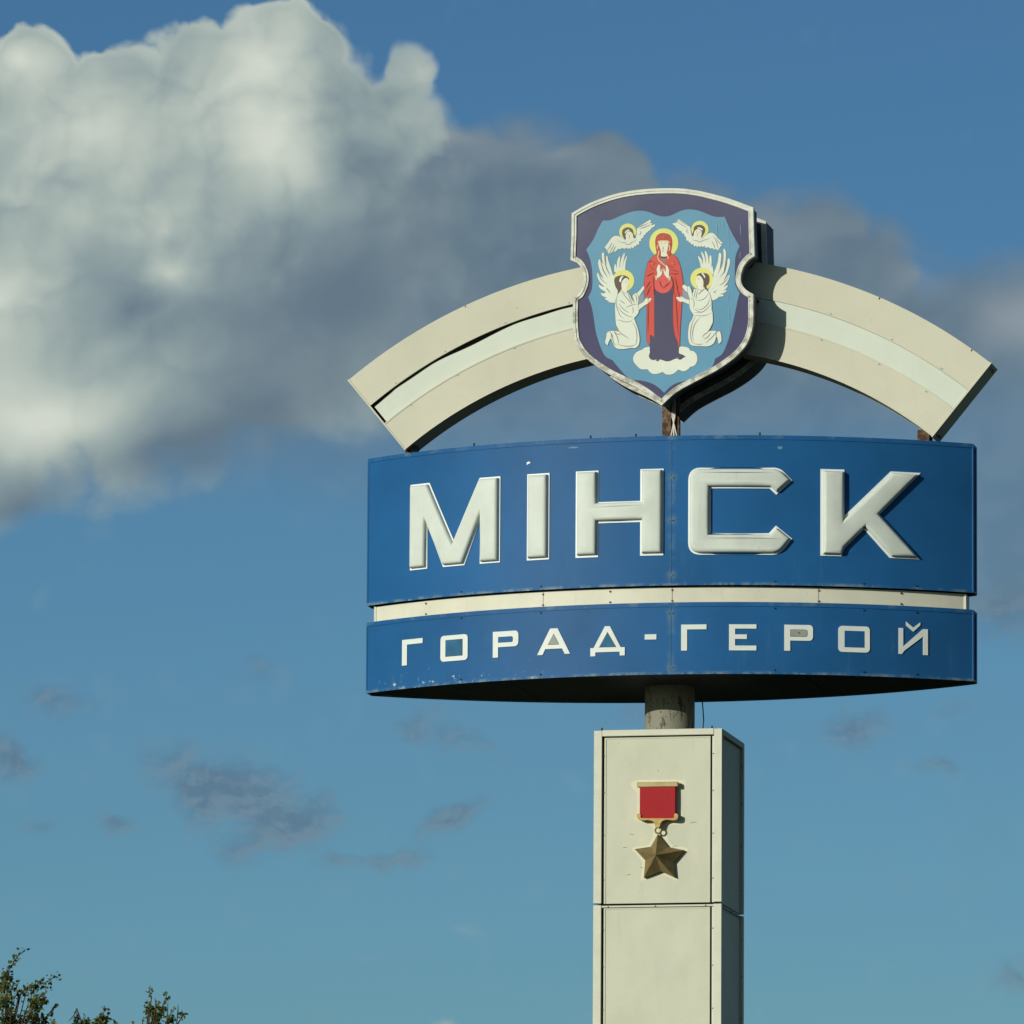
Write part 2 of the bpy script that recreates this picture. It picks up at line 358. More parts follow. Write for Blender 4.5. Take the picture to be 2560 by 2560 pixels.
# ---- pillar
A, ZC, SEC = .65, 12.8857, 1.7524
core = MB(); core.box(-.585, .585, -.585, .585, .3, ZC-.03)
pillar = core.build('pillar', DARK, sign)
base = MB(); base.box(-1.1, 1.1, -1.1, 1.1, 0, .3, bev=.03)
CONC = mat('concrete', (.30, .29, .27), .9, var=.2, vscale=4)
base.build('plinth', CONC, sign)
def rot4(o, k):
    if k: o.rotation_euler = (0, 0, k*PI/2)
    return o
def share(src, name, parent, k=0, loc=None):
    o = src.copy(); o.name = name; COL.objects.link(o); o.parent = parent
    o.rotation_euler = (0, 0, k*PI/2)
    if loc is not None: o.location = loc
    return o
SCR = []
def section(i):
    top = ZC - i*SEC; bot = max(top-SEC+.012, .3)
    first = i == 0
    for k in range(4):
        p = MB()
        # sheet with a shallow folded rim
        zt = top - (.072 if first else .034)
        p.box(-.545, .530, -.624, -.60, bot, zt)
        p.box(-.547, -.530, -.630, -.624, bot, zt); p.box(-.530, .532, -.629, -.624, zt-.012, zt)
        rot4(p.build('panel', CREAM, pillar), k)
        t = MB()
        zz = top - (.0 if first else .006)
        t.add([(x, y, z) for z in (bot+.003, zz) for (x, y) in ((-.65, -.65), (-.572, -.65), (-.572, -.60), (-.60, -.60), (-.60, -.572), (-.65, -.572))],
              [(0, 1, 7, 6), (1, 2, 8, 7), (2, 3, 9, 8), (3, 4, 10, 9), (4, 5, 11, 10), (5, 0, 6, 11), (0, 5, 4, 3, 2, 1), (6, 7, 8, 9, 10, 11)])
        rot4(t.build('corner_trim', CREAM2, pillar), k)
        s = MB()
        s.box(.552, .571, -.636, -.60, bot, zt+.0); rot4(s.build('edge_strip', CREAM2, pillar), k)
        s = MB()
        if first:
            s.box(-.568, .569, -.652, -.60, top-.058, top+.004, bev=.004)
            rot4(s.build('top_trim', CREAM2, pillar), k)
        else:
            s.box(-.60, .60, -.642, -.60, top-.028, top-.010, bev=.003)
            rot4(s.build('joint_strip', CREAM2, pillar), k)
            for x in (-.50, -.02, .49): SCR.append(((x, -.642, top-.021), (x, -.648, top-.021), k))
        for z in (.25, .62, 1.05, 1.5):
            for x in (-.556, .560):
                if bot+.1 < top-z: SCR.append(((x+.003, -.634, top-z), (x+.003, -.641, top-z), k))
i = 0
while ZC - i*SEC > .5: section(i); i += 1
r_ = MB()
for a_, b_, k in SCR:
    Mr = Matrix.Rotation(k*PI/2, 3, 'Z'); r_.tube([Mr @ Vector(a_), Mr @ Vector(b_)], .0065, 6)
r_.build('screws', DARK, pillar)['kind'] = 'stuff'
lid = MB(); lid.box(-.62, .62, -.62, .62, ZC-.03, ZC-.012)
lid.build('top_plate', CREAM2, pillar)
for x in (-.575, .545):
    nb = MB(); nb.tube([(x, -.62, ZC), (x, -.62, ZC+.032)], .010, 6); nb.build('bolt', DARK, pillar)

# ---- board geometry: lens-shaped in plan
WB, SG, TB = 3.1003, 1.003, .1116
RB = (WB*WB+SG*SG)/(2*SG); YC = -TB-SG+RB
Z1, Z2, Z3, Z4 = 15.7808, 14.2804, 14.0979, 13.3862
SMAX = RB*math.asin(WB/RB)
def arc(s, off=0., z=0., back=False):
    b = s/RB; x = (RB+off)*math.sin(b); y = YC-(RB+off)*math.cos(b)
    return (x, -y, z) if back else (x, y, z)
def arcwall(mb, s0, s1, z0, z1, o0, o1, back=False, mi=0, step=.12):
    n = max(1, int((s1-s0)/step)); loops = []
    for i in range(n+1):
        s = s0+(s1-s0)*i/n
        loops.append([arc(s, o0, z0, back), arc(s, o1, z0, back), arc(s, o1, z1, back), arc(s, o0, z1, back)])
    return mb.prism(loops, mi)
def lens(off, z, n=40, cut=0.):
    L = [arc(-SMAX+cut+2*(SMAX-cut)*i/n, off, z) for i in range(n+1)]
    return L + [arc(SMAX-cut-2*(SMAX-cut)*i/n, off, z, True) for i in range(n+1)]
SEAM = .219
PTS = [(SEAM, 15.36), (SEAM, 14.93), (SEAM, 14.38), (SEAM, 13.995), (SEAM, 13.45)]
def blue_x(seed):
    def f(q, oc, col, b):
        sx = q.n('ShaderNodeSeparateXYZ'); q.put(sx.inputs[0], oc); z = sx.outputs[2]; x = sx.outputs[0]
        # sun-bleached, rubbed pale patches
        pale = (.075, .17, .26, 1); chip = (.42, .50, .52, 1)
        mp = q.n('ShaderNodeMapping'); q.put(mp.inputs[0], oc); mp.inputs['Scale'].default_value = (5, 5, .9)
        st = q.rng(q.noise(mp.outputs[0], 1.5, 5, .65), .56, .78, 0, .30)
        low = q.rng(z, Z4, Z3, 1., .25, 'LINEAR') if seed else q.rng(z, Z2, Z2+1.1, .8, .12, 'LINEAR')
        col = q.mix(q.m('MULTIPLY', st, low), col, pale)
        # stains round the bracket screws and along the seam
        acc = q.rng(q.m('ABSOLUTE', q.m('SUBTRACT', x, SEAM*.995)), .0, .06, .35, 0.)
        acc = q.m('MULTIPLY', acc, q.rng(q.noise(oc, 6, 4, .6), .4, .65))
        for px_, pz_ in PTS:
            mm = q.n('ShaderNodeMapping', vector_type='TEXTURE'); q.put(mm.inputs[0], oc)
            mm.inputs['Location'].default_value = (px_, YC-RB, pz_); mm.inputs['Scale'].default_value = (.085, .5, .10)
            gg = q.n('ShaderNodeTexGradient', gradient_type='QUADRATIC_SPHERE'); q.put(gg.inputs[0], mm.outputs[0])
            acc = q.m('MAXIMUM', acc, q.m('MULTIPLY', gg.outputs[1], .65))
        nz = q.noise(oc, 22, 5, .7)
        acc = q.m('MULTIPLY', acc, q.rng(nz, .35, .6, .4, 1.3, 'LINEAR'), clamp=True)
        col = q.mix(acc, col, (.16, .24, .28, 1))
        # flaked paint near the bottom edge, most on the left
        zb = Z4 if seed else Z2
        near = q.rng(z, zb, zb+(.34 if seed else .12), .225 if seed else .20, 0.03 if seed else 0., 'LINEAR')
        lf = q.m('MULTIPLY', q.rng(x, -2.4, 1.0, 1., .45, 'LINEAR'), q.rng(x, -3.1, -2.4, .72, 1.))
        t = q.m('SUBTRACT', .79, q.m('MULTIPLY', near, lf))
        n2 = q.noise(oc, 17, 6, .7)
        f1 = q.rng(n2, t, q.m('ADD', t, .03)); col = q.mix(q.m('MULTIPLY', f1, .8), col, chip)
        # pale rubbed rim
        rim = q.rng(z, zb, zb+.035, .8, 0.)
        col = q.mix(q.m('MULTIPLY', rim, q.rng(q.noise(oc, 8, 4, .7), .42, .66)), col, (.17, .23, .25, 1))
        tp = Z3 if seed else Z1
        rim = q.rng(z, tp-.05, tp-.008, 0., .6)
        col = q.mix(q.m('MULTIPLY', rim, q.rng(q.noise(oc, 5, 4, .7), .5, .7)), col, (.12, .20, .25, 1))
        return col
    return f
BLUE0 = mat('blue_board_paint', (.013, .091, .240), .5, var=.16, vscale=.8, bump=.012, bscale=1.3, spec=.10, extra=blue_x(0))
BLUE1 = mat('blue_caption_paint', (.014, .092, .240), .5, var=.18, vscale=.9, bump=.012, bscale=1.3, spec=.10, extra=blue_x(1))
def board(name, z0, z1, M, s_in=0.):
    c = MB()
    c.prism([lens(-.03, z1-.03), lens(-.03, z1-.018)]); c.prism([lens(-.015, z0+.010), lens(-.015, z0+.022)])
    for s in (-.7, 0, .7):  # ribs inside
        c.box(s*3-.03, s*3+.03, -.25, .25, z0+.03, z1-.04)
    body = c.build(name, DARK, sign)
    for bk in (False, True):
        for a, b in ((-SMAX, SEAM-.0012), (SEAM+.0012, SMAX)):
            p = MB(); arcwall(p, a, b, z0, z1, -.02, 0, bk)
            p.build('front_panel' if not bk else 'back_panel', M, body)
        # folded top and bottom rims, standing 6 mm proud
        p = MB(); arcwall(p, -SMAX, SMAX, z1-.038, z1+.004, .001, .007, bk); arcwall(p, -SMAX, SMAX, z1-.002, z1+.006, -.03, .001, bk); p.build('top_rim', M, body)
        p = MB(); arcwall(p, -SMAX, SMAX, z0-.006, z0+.020, .001, .006, bk); p.build('bottom_rim', M, body)
    for sx in (-1, 1):
        p = MB(); x0, x1 = (WB-.004, WB+.014)
        if sx < 0: x0, x1 = -x1, -x0
        p.box(x0, x1, -TB-.006, TB+.006, z0-.004, z1+.004, bev=.004)
        p.box(min(x1*1, x0)+(.014 if sx > 0 else -.006)+.004*sx, max(x0, x1)+(.006 if sx > 0 else -.014)+.004*sx, -.03, .01, z0+.02, z1-.03)
        p.build('end_cap', M, body)
    return body
upper = board('name_board', Z2, Z1, BLUE0)
lower = board('caption_board', Z4, Z3, BLUE1)
# underside sheets in several strips, with joints
for bd, z in ((upper, Z2), (lower, Z4)):
    for x0, x1 in ((-2.9, -1.5), (-1.49, -.02), (-.01, 1.5), (1.51, 2.9)):
        n = 12; L = []
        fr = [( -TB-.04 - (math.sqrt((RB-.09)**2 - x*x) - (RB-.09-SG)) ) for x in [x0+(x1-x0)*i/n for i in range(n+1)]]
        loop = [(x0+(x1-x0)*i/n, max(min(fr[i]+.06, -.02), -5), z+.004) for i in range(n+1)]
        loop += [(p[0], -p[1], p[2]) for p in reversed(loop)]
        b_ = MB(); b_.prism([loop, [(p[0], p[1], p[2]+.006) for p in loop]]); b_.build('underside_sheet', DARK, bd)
# upright seam laps + screw brackets
for bd, z0, z1 in ((upper, Z2, Z1), (lower, Z4, Z3)):
    p = MB(); arcwall(p, SEAM-.010, SEAM-.0015, z0+.02, z1-.04, .0008, .0025); p.build('seam_lap', mat('rubbed_seam', (.035, .115, .23), .6, var=.3, vscale=20), bd)
for px_, pz_ in PTS:
    p = MB()
    arcwall(p, px_-.026, px_+.026, pz_-.013, pz_+.013, .001, .004)
    for d in (-.014, .014):
        q0 = arc(px_+d, .004, pz_); q1 = arc(px_+d, .009, pz_); p.tube([q0, q1], .006, 6, mi=1)
    p.build('screw_plate', [mat('worn_blue_plate', (.10, .17, .21), .6, var=.4, vscale=30), DARK], upper if pz_ > 14.2 else lower)
for s in (-2.05, -1.14, 1.25, 2.15, 2.7):
    for zz, bd in ((Z2+.03, upper), (Z4+.035, lower), (Z3-.055, lower)):
        p = MB(); p.tube([arc(s, .0, zz), arc(s, .012, zz)], .009, 6); p.build('rivet', DARK, bd)
for s in (-1.92, -.62, 1.1, -.15):
    p = MB(); p.tube([arc(s, -.01, Z1), arc(s, -.01, Z1+.035)], .010, 6); p.build('bolt', CABLE, upper)

# cream band between the boards
bandc = MB(); bandc.prism([lens(-.085, Z3+.004, cut=.06), lens(-.085, Z2-.004, cut=.06)])
band = bandc.build('trim_band', DARK, sign)
sm = [-SMAX+.045, -1.14, SEAM, 1.70, SMAX-.045]
for bk in (False, True):
    for a, b in zip(sm, sm[1:]):
        p = MB(); arcwall(p, a+.003, b-.003, Z3+.012, Z2-.016, -.075, -.055, bk)
        p.build('band_panel', BAND, band)
for s in (-2.54, -1.14, -.42, SEAM, 1.70, 2.557):
    for zz in (Z3+.03, Z2-.045):
        p = MB(); p.tube([arc(s, -.058, zz), arc(s, -.045, zz)], .010, 6); p.build('rivet', RUST, band)
for sx in (-1, 1):
    p = MB(); x1 = (RB-.055)*math.sin((SMAX-.045)/RB)
    p.box(*sorted((sx*(x1-.02), sx*(x1+.004))), -TB-.0, TB+.0, Z3+.012, Z2-.016); p.build('band_end', BAND, band)

# ---- lettering
def inset(pts, d):
    """mitred inset of a closed polygon (counter-clockwise or clockwise), d > 0 inwards"""
    n = len(pts); area = sum(pts[i][0]*pts[(i+1) % n][1]-pts[(i+1) % n][0]*pts[i][1] for i in range(n)); sg = 1 if area > 0 else -1
    out = []
    for i in range(n):
        a, b, c = Vector(pts[i-1][:2]), Vector(pts[i][:2]), Vector(pts[(i+1) % n][:2])
        e1 = (b-a).normalized(); e2 = (c-b).normalized()
        n1 = Vector((-e1.y, e1.x))*sg; n2 = Vector((-e2.y, e2.x))*sg
        mm = n1+n2; k = mm.dot(n1)
        if k < .15: k = .15
        out.append(tuple(b + mm*(d/k)))
    return out
def densify(pts, step=.09):
    out = []
    for i in range(len(pts)):
        a, b = Vector(pts[i]), Vector(pts[(i+1) % len(pts)]); n = max(1, int((b-a).length/step))
        out += [tuple(a+(b-a)*k/n) for k in range(n)]
    return out
def roundc(pts, rad):
    """round the corners: rad is a number or a dict index -> radius"""
    out = []
    n = len(pts)
    for i in range(n):
        r = rad.get(i, 0) if isinstance(rad, dict) else rad
        b = Vector(pts[i])
        if r <= 0: out.append(tuple(b)); continue
        a, c = Vector(pts[i-1]), Vector(pts[(i+1) % n]); u = (a-b).normalized(); v = (c-b).normalized()
        p, q = b+u*r, b+v*r
        for k in range(7):
            t = k/6; out.append(tuple(p*(1-t)**2 + b*2*t*(1-t) + q*t*t))
    return out
def sz(pts, h): return [arc(s, h, z) for s, z in pts]
T_, B_ = 15.447, 14.586
BIG = [
 ('M', [(-2.70, T_), (-2.46, T_), (-2.148, 14.83), (-1.835, T_), (-1.605, T_), (-1.605, B_), (-1.825, B_), (-1.825, 15.045), (-2.02, B_), (-2.272, B_), (-2.485, 15.045), (-2.485, B_), (-2.70, B_)], 0, (.008, 0)),
 ('I', [(-1.288, T_), (-1.058, T_), (-1.058, B_), (-1.288, B_)], 0, (.004, .004)),
 ('N', [(-.761, T_), (-.538, T_), (-.538, 15.127), (-.092, 15.127), (-.092, T_), (.130, T_), (.130, B_), (-.092, B_), (-.092, 14.927), (-.538, 14.927), (-.538, B_), (-.761, B_)], 0, (.008, .010)),
 ('C', [(1.415, 15.332), (1.295, 15.452), (.393, 15.452), (.393, 14.586), (1.295, 14.586), (1.415, 14.741), (1.262, 14.865), (1.195, 14.79), (.606, 14.79), (.606, 15.255), (1.200, 15.255), (1.265, 15.195)], 1, (.0, .0)),
 ('K', [(1.715, T_), (1.943, T_), (1.943, 14.97), (2.43, T_), (2.728, T_), (2.300, 15.012), (2.715, B_), (2.420, B_), (2.150, 14.87), (1.943, 14.66), (1.915, B_), (1.715, B_)], 0, (.012, -.004))]
for ch, pts, kind, sh in BIG:
    if kind: pts = roundc(pts, {1: .06, 2: .12, 3: .12, 4: .08})
    mb = MB()
    back = densify(inset(pts, -.007)); mb.prism([sz(back, .001), sz(back, .010)], mi=1)
    body = [(a+sh[0]*.5, b+sh[1]*.5) for a, b in inset(pts, .012)]
    prof = [(0, .010), (0, .034), (.004, .046), (.011, .056), (.021, .062), (.036, .065)]
    # inset the densified outline by moving along mitred normals of the coarse one, so rings keep equal counts
    def dens_ring(d):
        ins = inset(body, d); out = []
        for i in range(len(body)):
            a, b = Vector(body[i]), Vector(body[(i+1) % len(body)]); n = max(1, int((b-a).length/.09))
            c, e = Vector(ins[i]), Vector(ins[(i+1) % len(body)])
            out += [tuple(c+(e-c)*k/n) for k in range(n)]
        return out
    mb.prism([sz(dens_ring(d), h) for d, h in prof], mi=0)
    o = mb.build('letter', [LETTER, BACKING], upper, label={'M': 'raised white letter M', 'I': 'raised white letter I', 'N': 'raised white letter H', 'C': 'raised white letter C', 'K': 'raised white letter K'}[ch])
    bm = bmesh.new(); bm.from_mesh(o.data); bmesh.ops.remove_doubles(bm, verts=bm.verts[:], dist=.0004)
    for f in bm.faces:
        f.smooth = f.material_index == 0
    for e in bm.edges:
        if len(e.link_faces) == 2 and e.calc_face_angle(0) > .9: e.smooth = False
    bm.to_mesh(o.data); bm.free()
t_, b_ = 13.878, 13.616
def rect(a, b, c, d): return [(a, d), (b, d), (b, c), (a, c)]
SMALL = [
 ('Г', [[(-2.805, t_), (-2.531, t_), (-2.531, 13.827), (-2.738, 13.827), (-2.738, b_), (-2.805, b_)]], []),
 ('О', [roundc(rect(-2.302, -1.969, b_, t_), .045)], [(rect(-2.237, -2.033, 13.667, 13.829), TEAL)]),
 ('Р', [roundc([(-1.673, t_), (-1.384, t_), (-1.384, 13.72), (-1.613, 13.72), (-1.613, b_), (-1.673, b_)], {1: .045, 2: .045})], [(roundc(rect(-1.612, -1.446, 13.765, 13.823), {1: .02, 2: .02}), BLUE1)]),
 ('А', [[(-1.035, t_), (-.955, t_), (-.821, b_), (-.877, b_), (-.906, 13.673), (-1.088, 13.673), (-1.115, b_), (-1.175, b_)]], [([(-.996, 13.819), (-.942, 13.717), (-1.055, 13.717)], GREY)]),
 ('Д', [[(-.457, t_), (-.405, t_), (-.293, 13.663), (-.251, 13.663), (-.251, 13.580), (-.303, 13.580), (-.303, 13.619), (-.555, 13.619), (-.555, 13.580), (-.607, 13.580), (-.607, 13.663), (-.573, 13.663)]], [([(-.430, 13.815), (-.344, 13.670), (-.511, 13.670)], TEAL)]),
 ('-', [rect(-.048, .070, 13.733, 13.785)], []),
 ('Г', [[(.319, t_), (.572, t_), (.572, 13.829), (.379, 13.829), (.379, b_), (.319, b_)]], []),
 ('Е', [[(.797, t_), (1.069, t_), (1.069, 13.835), (.857, 13.835), (.857, 13.776), (.975, 13.776), (.975, 13.731), (.857, 13.731), (.857, 13.664), (1.069, 13.664), (1.069, b_), (.797, b_)]], []),
 ('Р', [roundc([(1.347, t_), (1.634, t_), (1.634, 13.719), (1.406, 13.719), (1.406, b_), (1.347, b_)], {1: .045, 2: .045})], [(roundc(rect(1.408, 1.575, 13.762, 13.828), {1: .02, 2: .02}), GREY)]),
 ('О', [roundc(rect(1.890, 2.211, b_, t_), .045)], [(rect(1.952, 2.153, 13.665, 13.830), BLUE1)]),
 ('Й', [[(2.511, t_), (2.558, t_), (2.558, 13.692), (2.767, t_-.002), (2.820, t_), (2.820, b_), (2.770, b_), (2.770, 13.803), (2.569, 13.650), (2.545, b_), (2.511, b_)], [(2.589, 13.944), (2.665, 13.886), (2.739, 13.943), (2.739, 13.914), (2.665, 13.846), (2.589, 13.904)]], []),
]
seen = {}
for ch, loops, holes in SMALL:
    mb = MB(); mats = [SMALLW]
    for L in loops:
        d = densify(L, .07); mb.prism([sz(d, .001), sz(d, .010)])
    for H, M in holes:
        if M not in mats: mats.append(M)
        d = densify(H, .05); mb.prism([sz(d, .0101), sz(d, .0125)], mi=mats.index(M))
        rimw = densify(inset(H, -.003), .05)
        mats.append(CABLE) if CABLE not in mats and M is not BLUE1 else None
        if M is not BLUE1: mb.prism([sz(rimw, .0101), sz(rimw, .0110)], mi=mats.index(CABLE))
    if ch == 'Р' and len(mats) > 1 and mats[1] is GREY:
        c = arc(1.49, .0125, 13.797); mb.tube([arc(1.49, .012, 13.797), arc(1.49, .018, 13.797)], .007, 6, mi=mats.index(CABLE))
    names = {'-': 'small white hyphen'}
    o = mb.build('letter' if ch != '-' else 'hyphen', mats, lower, label=names.get(ch, 'small white letter ' + ch))
# bird dropping and scuffs on the name board
def splat(cx, cz, rx, rz, M, seed, h=.003):
    rr = random.Random(seed); n = 12
    L = [(cx+rx*math.cos(2*PI*i/n)*rr.uniform(.6, 1.1), cz+rz*math.sin(2*PI*i/n)*rr.uniform(.6, 1.1)) for i in range(n)]
    mb = MB(); mb.prism([sz(L, .0005), sz(L, h)]); return mb.build('paint_scuff', M, upper)
splat(-1.283, 15.573, .022, .012, BACKING, 3); splat(-1.300, 15.560, .010, .008, BACKING, 4)
splat(1.30, 15.66, .03, .018, mat('pale_scuff', (.12, .22, .30), .6), 5); splat(-.80, 15.70, .06, .010, MATS['pale_scuff'], 6)

# ---- post between pillar and boards, cable
mb = MB(); seg = 40
mb.prism([[(.252*math.cos(2*PI*i/seg), .252*math.sin(2*PI*i/seg), z) for i in range(seg)] for z in (ZC-.02, ZC+.12, ZC+.25, ZC+.4, Z4+.02)])
post = mb.build('post', PIPE, sign)
for p in post.data.polygons: p.use_smooth = len(p.vertices) == 4
mb = MB(); p0, p1 = at(1755, 1745, .05), at(1757.5, 1822, .05)
mb.tube([p0, p0.lerp(p1, .35)+Vector((.006, 0, 0)), p0.lerp(p1, .7)+Vector((.010, 0, 0)), p1], .0065, 6)
mb.build('cable', CABLE, sign)

# ---- arch
ZA, R1, R2, R3, R4, YA = 12.5326, 5.2289, 4.8758, 4.6349, 4.2875, .2028
TH = math.radians(39.26)
def pol(r, th, y): return (r*math.sin(th), y, ZA + r*math.cos(th))
def ring(mb, r0, r1, t0, t1, y0, y1, mi=0, n=36, r1f=None):
    loops = []
    for i in range(n+1):
        t = t0+(t1-t0)*i/n; rr = r1f(t) if r1f else r1
        loops.append([pol(r0, t, y0), pol(rr, t, y0), pol(rr, t, y1), pol(r0, t, y1)])
    return mb.prism(loops, mi)
for sx in (-1, 1):
    a, b = (-TH, -.0008) if sx < 0 else (.0008, TH)
    mb = MB()  # inner ribs: the arm's frame
    ring(mb, R4+.03, R4+.06, a, b, -.12, .12); ring(mb, R1-.06, R1-.03, a, b, -.12, .12)
    ring(mb, R4+.06, R1-.06, a*.999, a*.999+(b-a)*.01, -.12, .12, n=2)
    arm = mb.build('arch_arm', DARK, sign)
    def part(name, M, *r, **k):
        mb = MB(); ring(mb, *r, **k); return mb.build(name, M, arm)
    jn = math.radians(15.5)*sx
    e = .0035
    lo_, hi_ = (a+e, b) if sx < 0 else (a, b-e)
    for y0, y1, tag in ((-YA, -YA+.02, 'f'), (YA-.02, YA, 'b')):
        # upper band in two sheets with a small notch where they meet
        cut = math.radians(-23.6) if sx < 0 else math.radians(24.6)
        c2 = math.radians(36.6)
        cuts = [lo_, cut, hi_] if sx < 0 else [lo_, cut, c2, hi_]
        for u, v in zip(cuts, cuts[1:]):
            part('upper_panel', ARCHC, R2, R1, u+(.0014 if u != lo_ else 0), v-(.0014 if v != hi_ else 0), y0, y1, n=20)
        for u in cuts[1:-1]: part('seam_filler', ARCHC, R2, R1-.022, u-.0014, u+.0014, y0, y1, n=1)
        part('lower_panel', ARCHC, R4, R3, lo_, hi_, y0, y1)
        # folded lip along the edges
        if tag == 'f':
            part('edge_lip', ARCHC, R2-.001, R2+.012, lo_, hi_, y0-.005, y0-.0005)
            part('edge_lip', ARCHC, R3-.012, R3+.003, lo_, hi_, y0-.005, y0-.0005)
            part('edge_lip', ARCHC, R4-.001, R4+.010, lo_, hi_, y0-.005, y0-.0005)
    # white sheet between, set back; on the left arm it has slipped and leaves a dark gap
    if sx < 0:
        def f(t):
            d = math.degrees(t)
            return R2-.024-.026*math.exp(-((d+24.5)/2.6)**2)-.003*math.sin(d*1.1)-.006*(d < -36)
        part('inset_strip', WHITE, R3-.02, 0, a+.0085, b, -YA+.028, -YA+.04, n=60, r1f=f)
        part('inset_strip', WHITE, R3-.02, R2-.01, a+.01, b, YA-.04, YA-.028)
    else:
        part('inset_strip', WHITE, R3-.02, R2-.003, a, b-.004, -YA+.008+.0, -YA+.02)
        part('inset_strip', WHITE, R3-.02, R2-.01, a, b-.004, YA-.04, YA-.028)
    part('soffit_sheet', ARCHC, R4+.001, R4+.012, lo_, hi_, -YA+.021, YA-.021)
    part('top_sheet', ARCHC, R1-.012, R1-.001, lo_, hi_, -YA+.021, YA-.021)
    ee = (-TH-.0000, -TH+.0033) if sx < 0 else (TH-.0033, TH)
    part('end_plate', ARCHC, R4-.006, R1+.006, ee[0], ee[1], -YA-.006, YA+.006, n=1)
    for d in (12, 20, 28, 35):
        th = math.radians(d)*sx
        for rr in (R2+.02, R3-.02):
            mb = MB(); q = Vector(pol(rr, th, -YA-.006)); mb.tube([q, q+Vector((0, -.006, 0))], .006, 6); mb.build('rivet', GREY, arm)
# brackets under the arm ends and central support
for (pa, pb, M) in (((1018, 1118), (1042, 1138), RUST), ((2297, 1086), (2327, 1112), RUST)):
    p, q = at(*pa, -.02), at(*pb, -.02)
    mb = MB(); mb.box(p.x, q.x, -.12, .10, Z1-.02, p.z+.03, bev=.006); mb.box(p.x-.03, q.x+.03, -.16, .14, Z1+.002, Z1+.02)
    mb.build('bracket', M, sign)
p, q = at(1658, 1028, .0), at(1677, 1090, .0)
mb = MB(); mb.box(p.x, q.x, -.05, .03, Z1-.05, 17.3); mb.box(q.x, q.x+.012, -.06, .04, Z1-.05, 17.3); mb.build('support_post', RUST, sign)
p, q = at(1683, 1028, .0), at(1697, 1090, .0)
mb = MB(); mb.box(p.x-.003, q.x, .02, .09, Z1-.05, 17.3); mb.build('support_post', RUST, sign)
mb = MB()
for k in range(3):
    x = p.x+.006+.014*k; xb = p.x-.005+.03*k
    mb.tube([(x, -.085, 17.3), (x, -.085, Z1+.36), (p.x+.022, -.088, Z1+.30), (xb, -.09, Z1+.16), (xb+.004, -.09, Z1-.02)], .0075, 6)
mb.build('white_wires', WIREW, sign)

# ---- coat of arms
YF = -.59                    # plane of the painted face
ZA_ = lambda px, py: at(px, py, YF)
def conv(pts, chart):
    ox, oy, k = chart; return [(ox+p[0]*k, oy+p[1]*k) + tuple(p[2:]) for p in pts]
C1 = (1400, 450, 560/1932); C9 = (1600, 530, 140/1288); C10 = (1600, 720, 160/1344); C11 = (1480, 530, 180/966); C12 = (1660, 530, 190/1020)
def spline(pts, n=4):
    """closed Catmull-Rom through the points; a point with a third entry is a corner"""
    N = len(pts); out = []
    for i in range(N):
        p1, p2 = pts[i], pts[(i+1) % N]; p0 = pts[i-1]; p3 = pts[(i+2) % N]
        if len(p1) > 2: p0 = p1
        if len(p2) > 2: p3 = p2
        for k in range(n):
            t = k/n; t2, t3 = t*t, t*t*t
            out.append(tuple(.5*((2*p1[j]) + (-p0[j]+p2[j])*t + (2*p0[j]-5*p1[j]+4*p2[j]-p3[j])*t2 + (-p0[j]+3*p1[j]-3*p2[j]+p3[j])*t3) for j in (0, 1)))
    return out
def open_spline(pts, n=5):
    out = []
    for i in range(len(pts)-1):
        p0, p1, p2, p3 = pts[max(i-1, 0)], pts[i], pts[i+1], pts[min(i+2, len(pts)-1)]
        for k in range(n):
            t = k/n; t2, t3 = t*t, t*t*t
            out.append(tuple(.5*((2*p1[j]) + (-p0[j]+p2[j])*t + (2*p0[j]-5*p1[j]+4*p2[j]-p3[j])*t2 + (-p0[j]+3*p1[j]-3*p2[j]+p3[j])*t3) for j in (0, 1)))
    return out + [tuple(pts[-1][:2])]
OUT = [(108, 292, 1), (200, 238), (300, 190), (430, 143), (560, 110), (700, 90), (850, 80), (1030, 80), (1150, 93), (1250, 112), (1450, 165), (1664, 243, 1),
       (1668, 450, 1), (1675, 655, 1), (1630, 685), (1585, 740), (1560, 810), (1556, 870), (1575, 920), (1610, 958), (1664, 990, 1), (1664, 1100), (1662, 1230), (1640, 1340), (1590, 1440), (1500, 1535), (1350, 1640), (1150, 1745), (1000, 1830), (878, 1940, 1),
       (790, 1870), (660, 1785), (450, 1685), (300, 1590), (205, 1505), (140, 1400), (122, 1300), (118, 1150), (122, 1010, 1), (168, 985), (200, 920), (213, 850), (200, 780), (160, 720), (98, 688, 1), (106, 480, 1)]
def to3(pts, y): return [(lambda v: (v.x, v.z))(ZA_(*p)) for p in pts]
out2 = to3(spline(conv(OUT, C1), 4), YF)      # outline in (x, z)
cxs = sum(p[0] for p in out2)/len(out2); czs = sum(p[1] for p in out2)/len(out2)
def ringof(pts, y): return [(x, y, z) for x, z in pts]
def scaled(pts, k): return [(cxs+(x-cxs)*k, czs+(z-czs)*k) for x, z in pts]
def inset_s(pts, d):
    # gentle inset for the dense outline: plain normal offset
    n = len(pts); area = sum(pts[i][0]*pts[(i+1) % n][1]-pts[(i+1) % n][0]*pts[i][1] for i in range(n)); sg = 1 if area > 0 else -1; o_ = []
    for i in range(n):
        a, c = Vector(pts[i-1]), Vector(pts[(i+1) % n]); b = Vector(pts[i])
        e1 = (b-a).normalized(); e2 = (c-b).normalized(); nn = (Vector((-e1.y, e1.x))+Vector((-e2.y, e2.x)))*sg
        k = max(nn.dot(Vector((-e1.y, e1.x))*sg), .45); o_.append(tuple(b+nn*(d/k)))
    return o_
mb = MB(); mb.prism([ringof(inset_s(out2, .004), YF+.002), ringof(inset_s(out2, .004), YF+.24)])
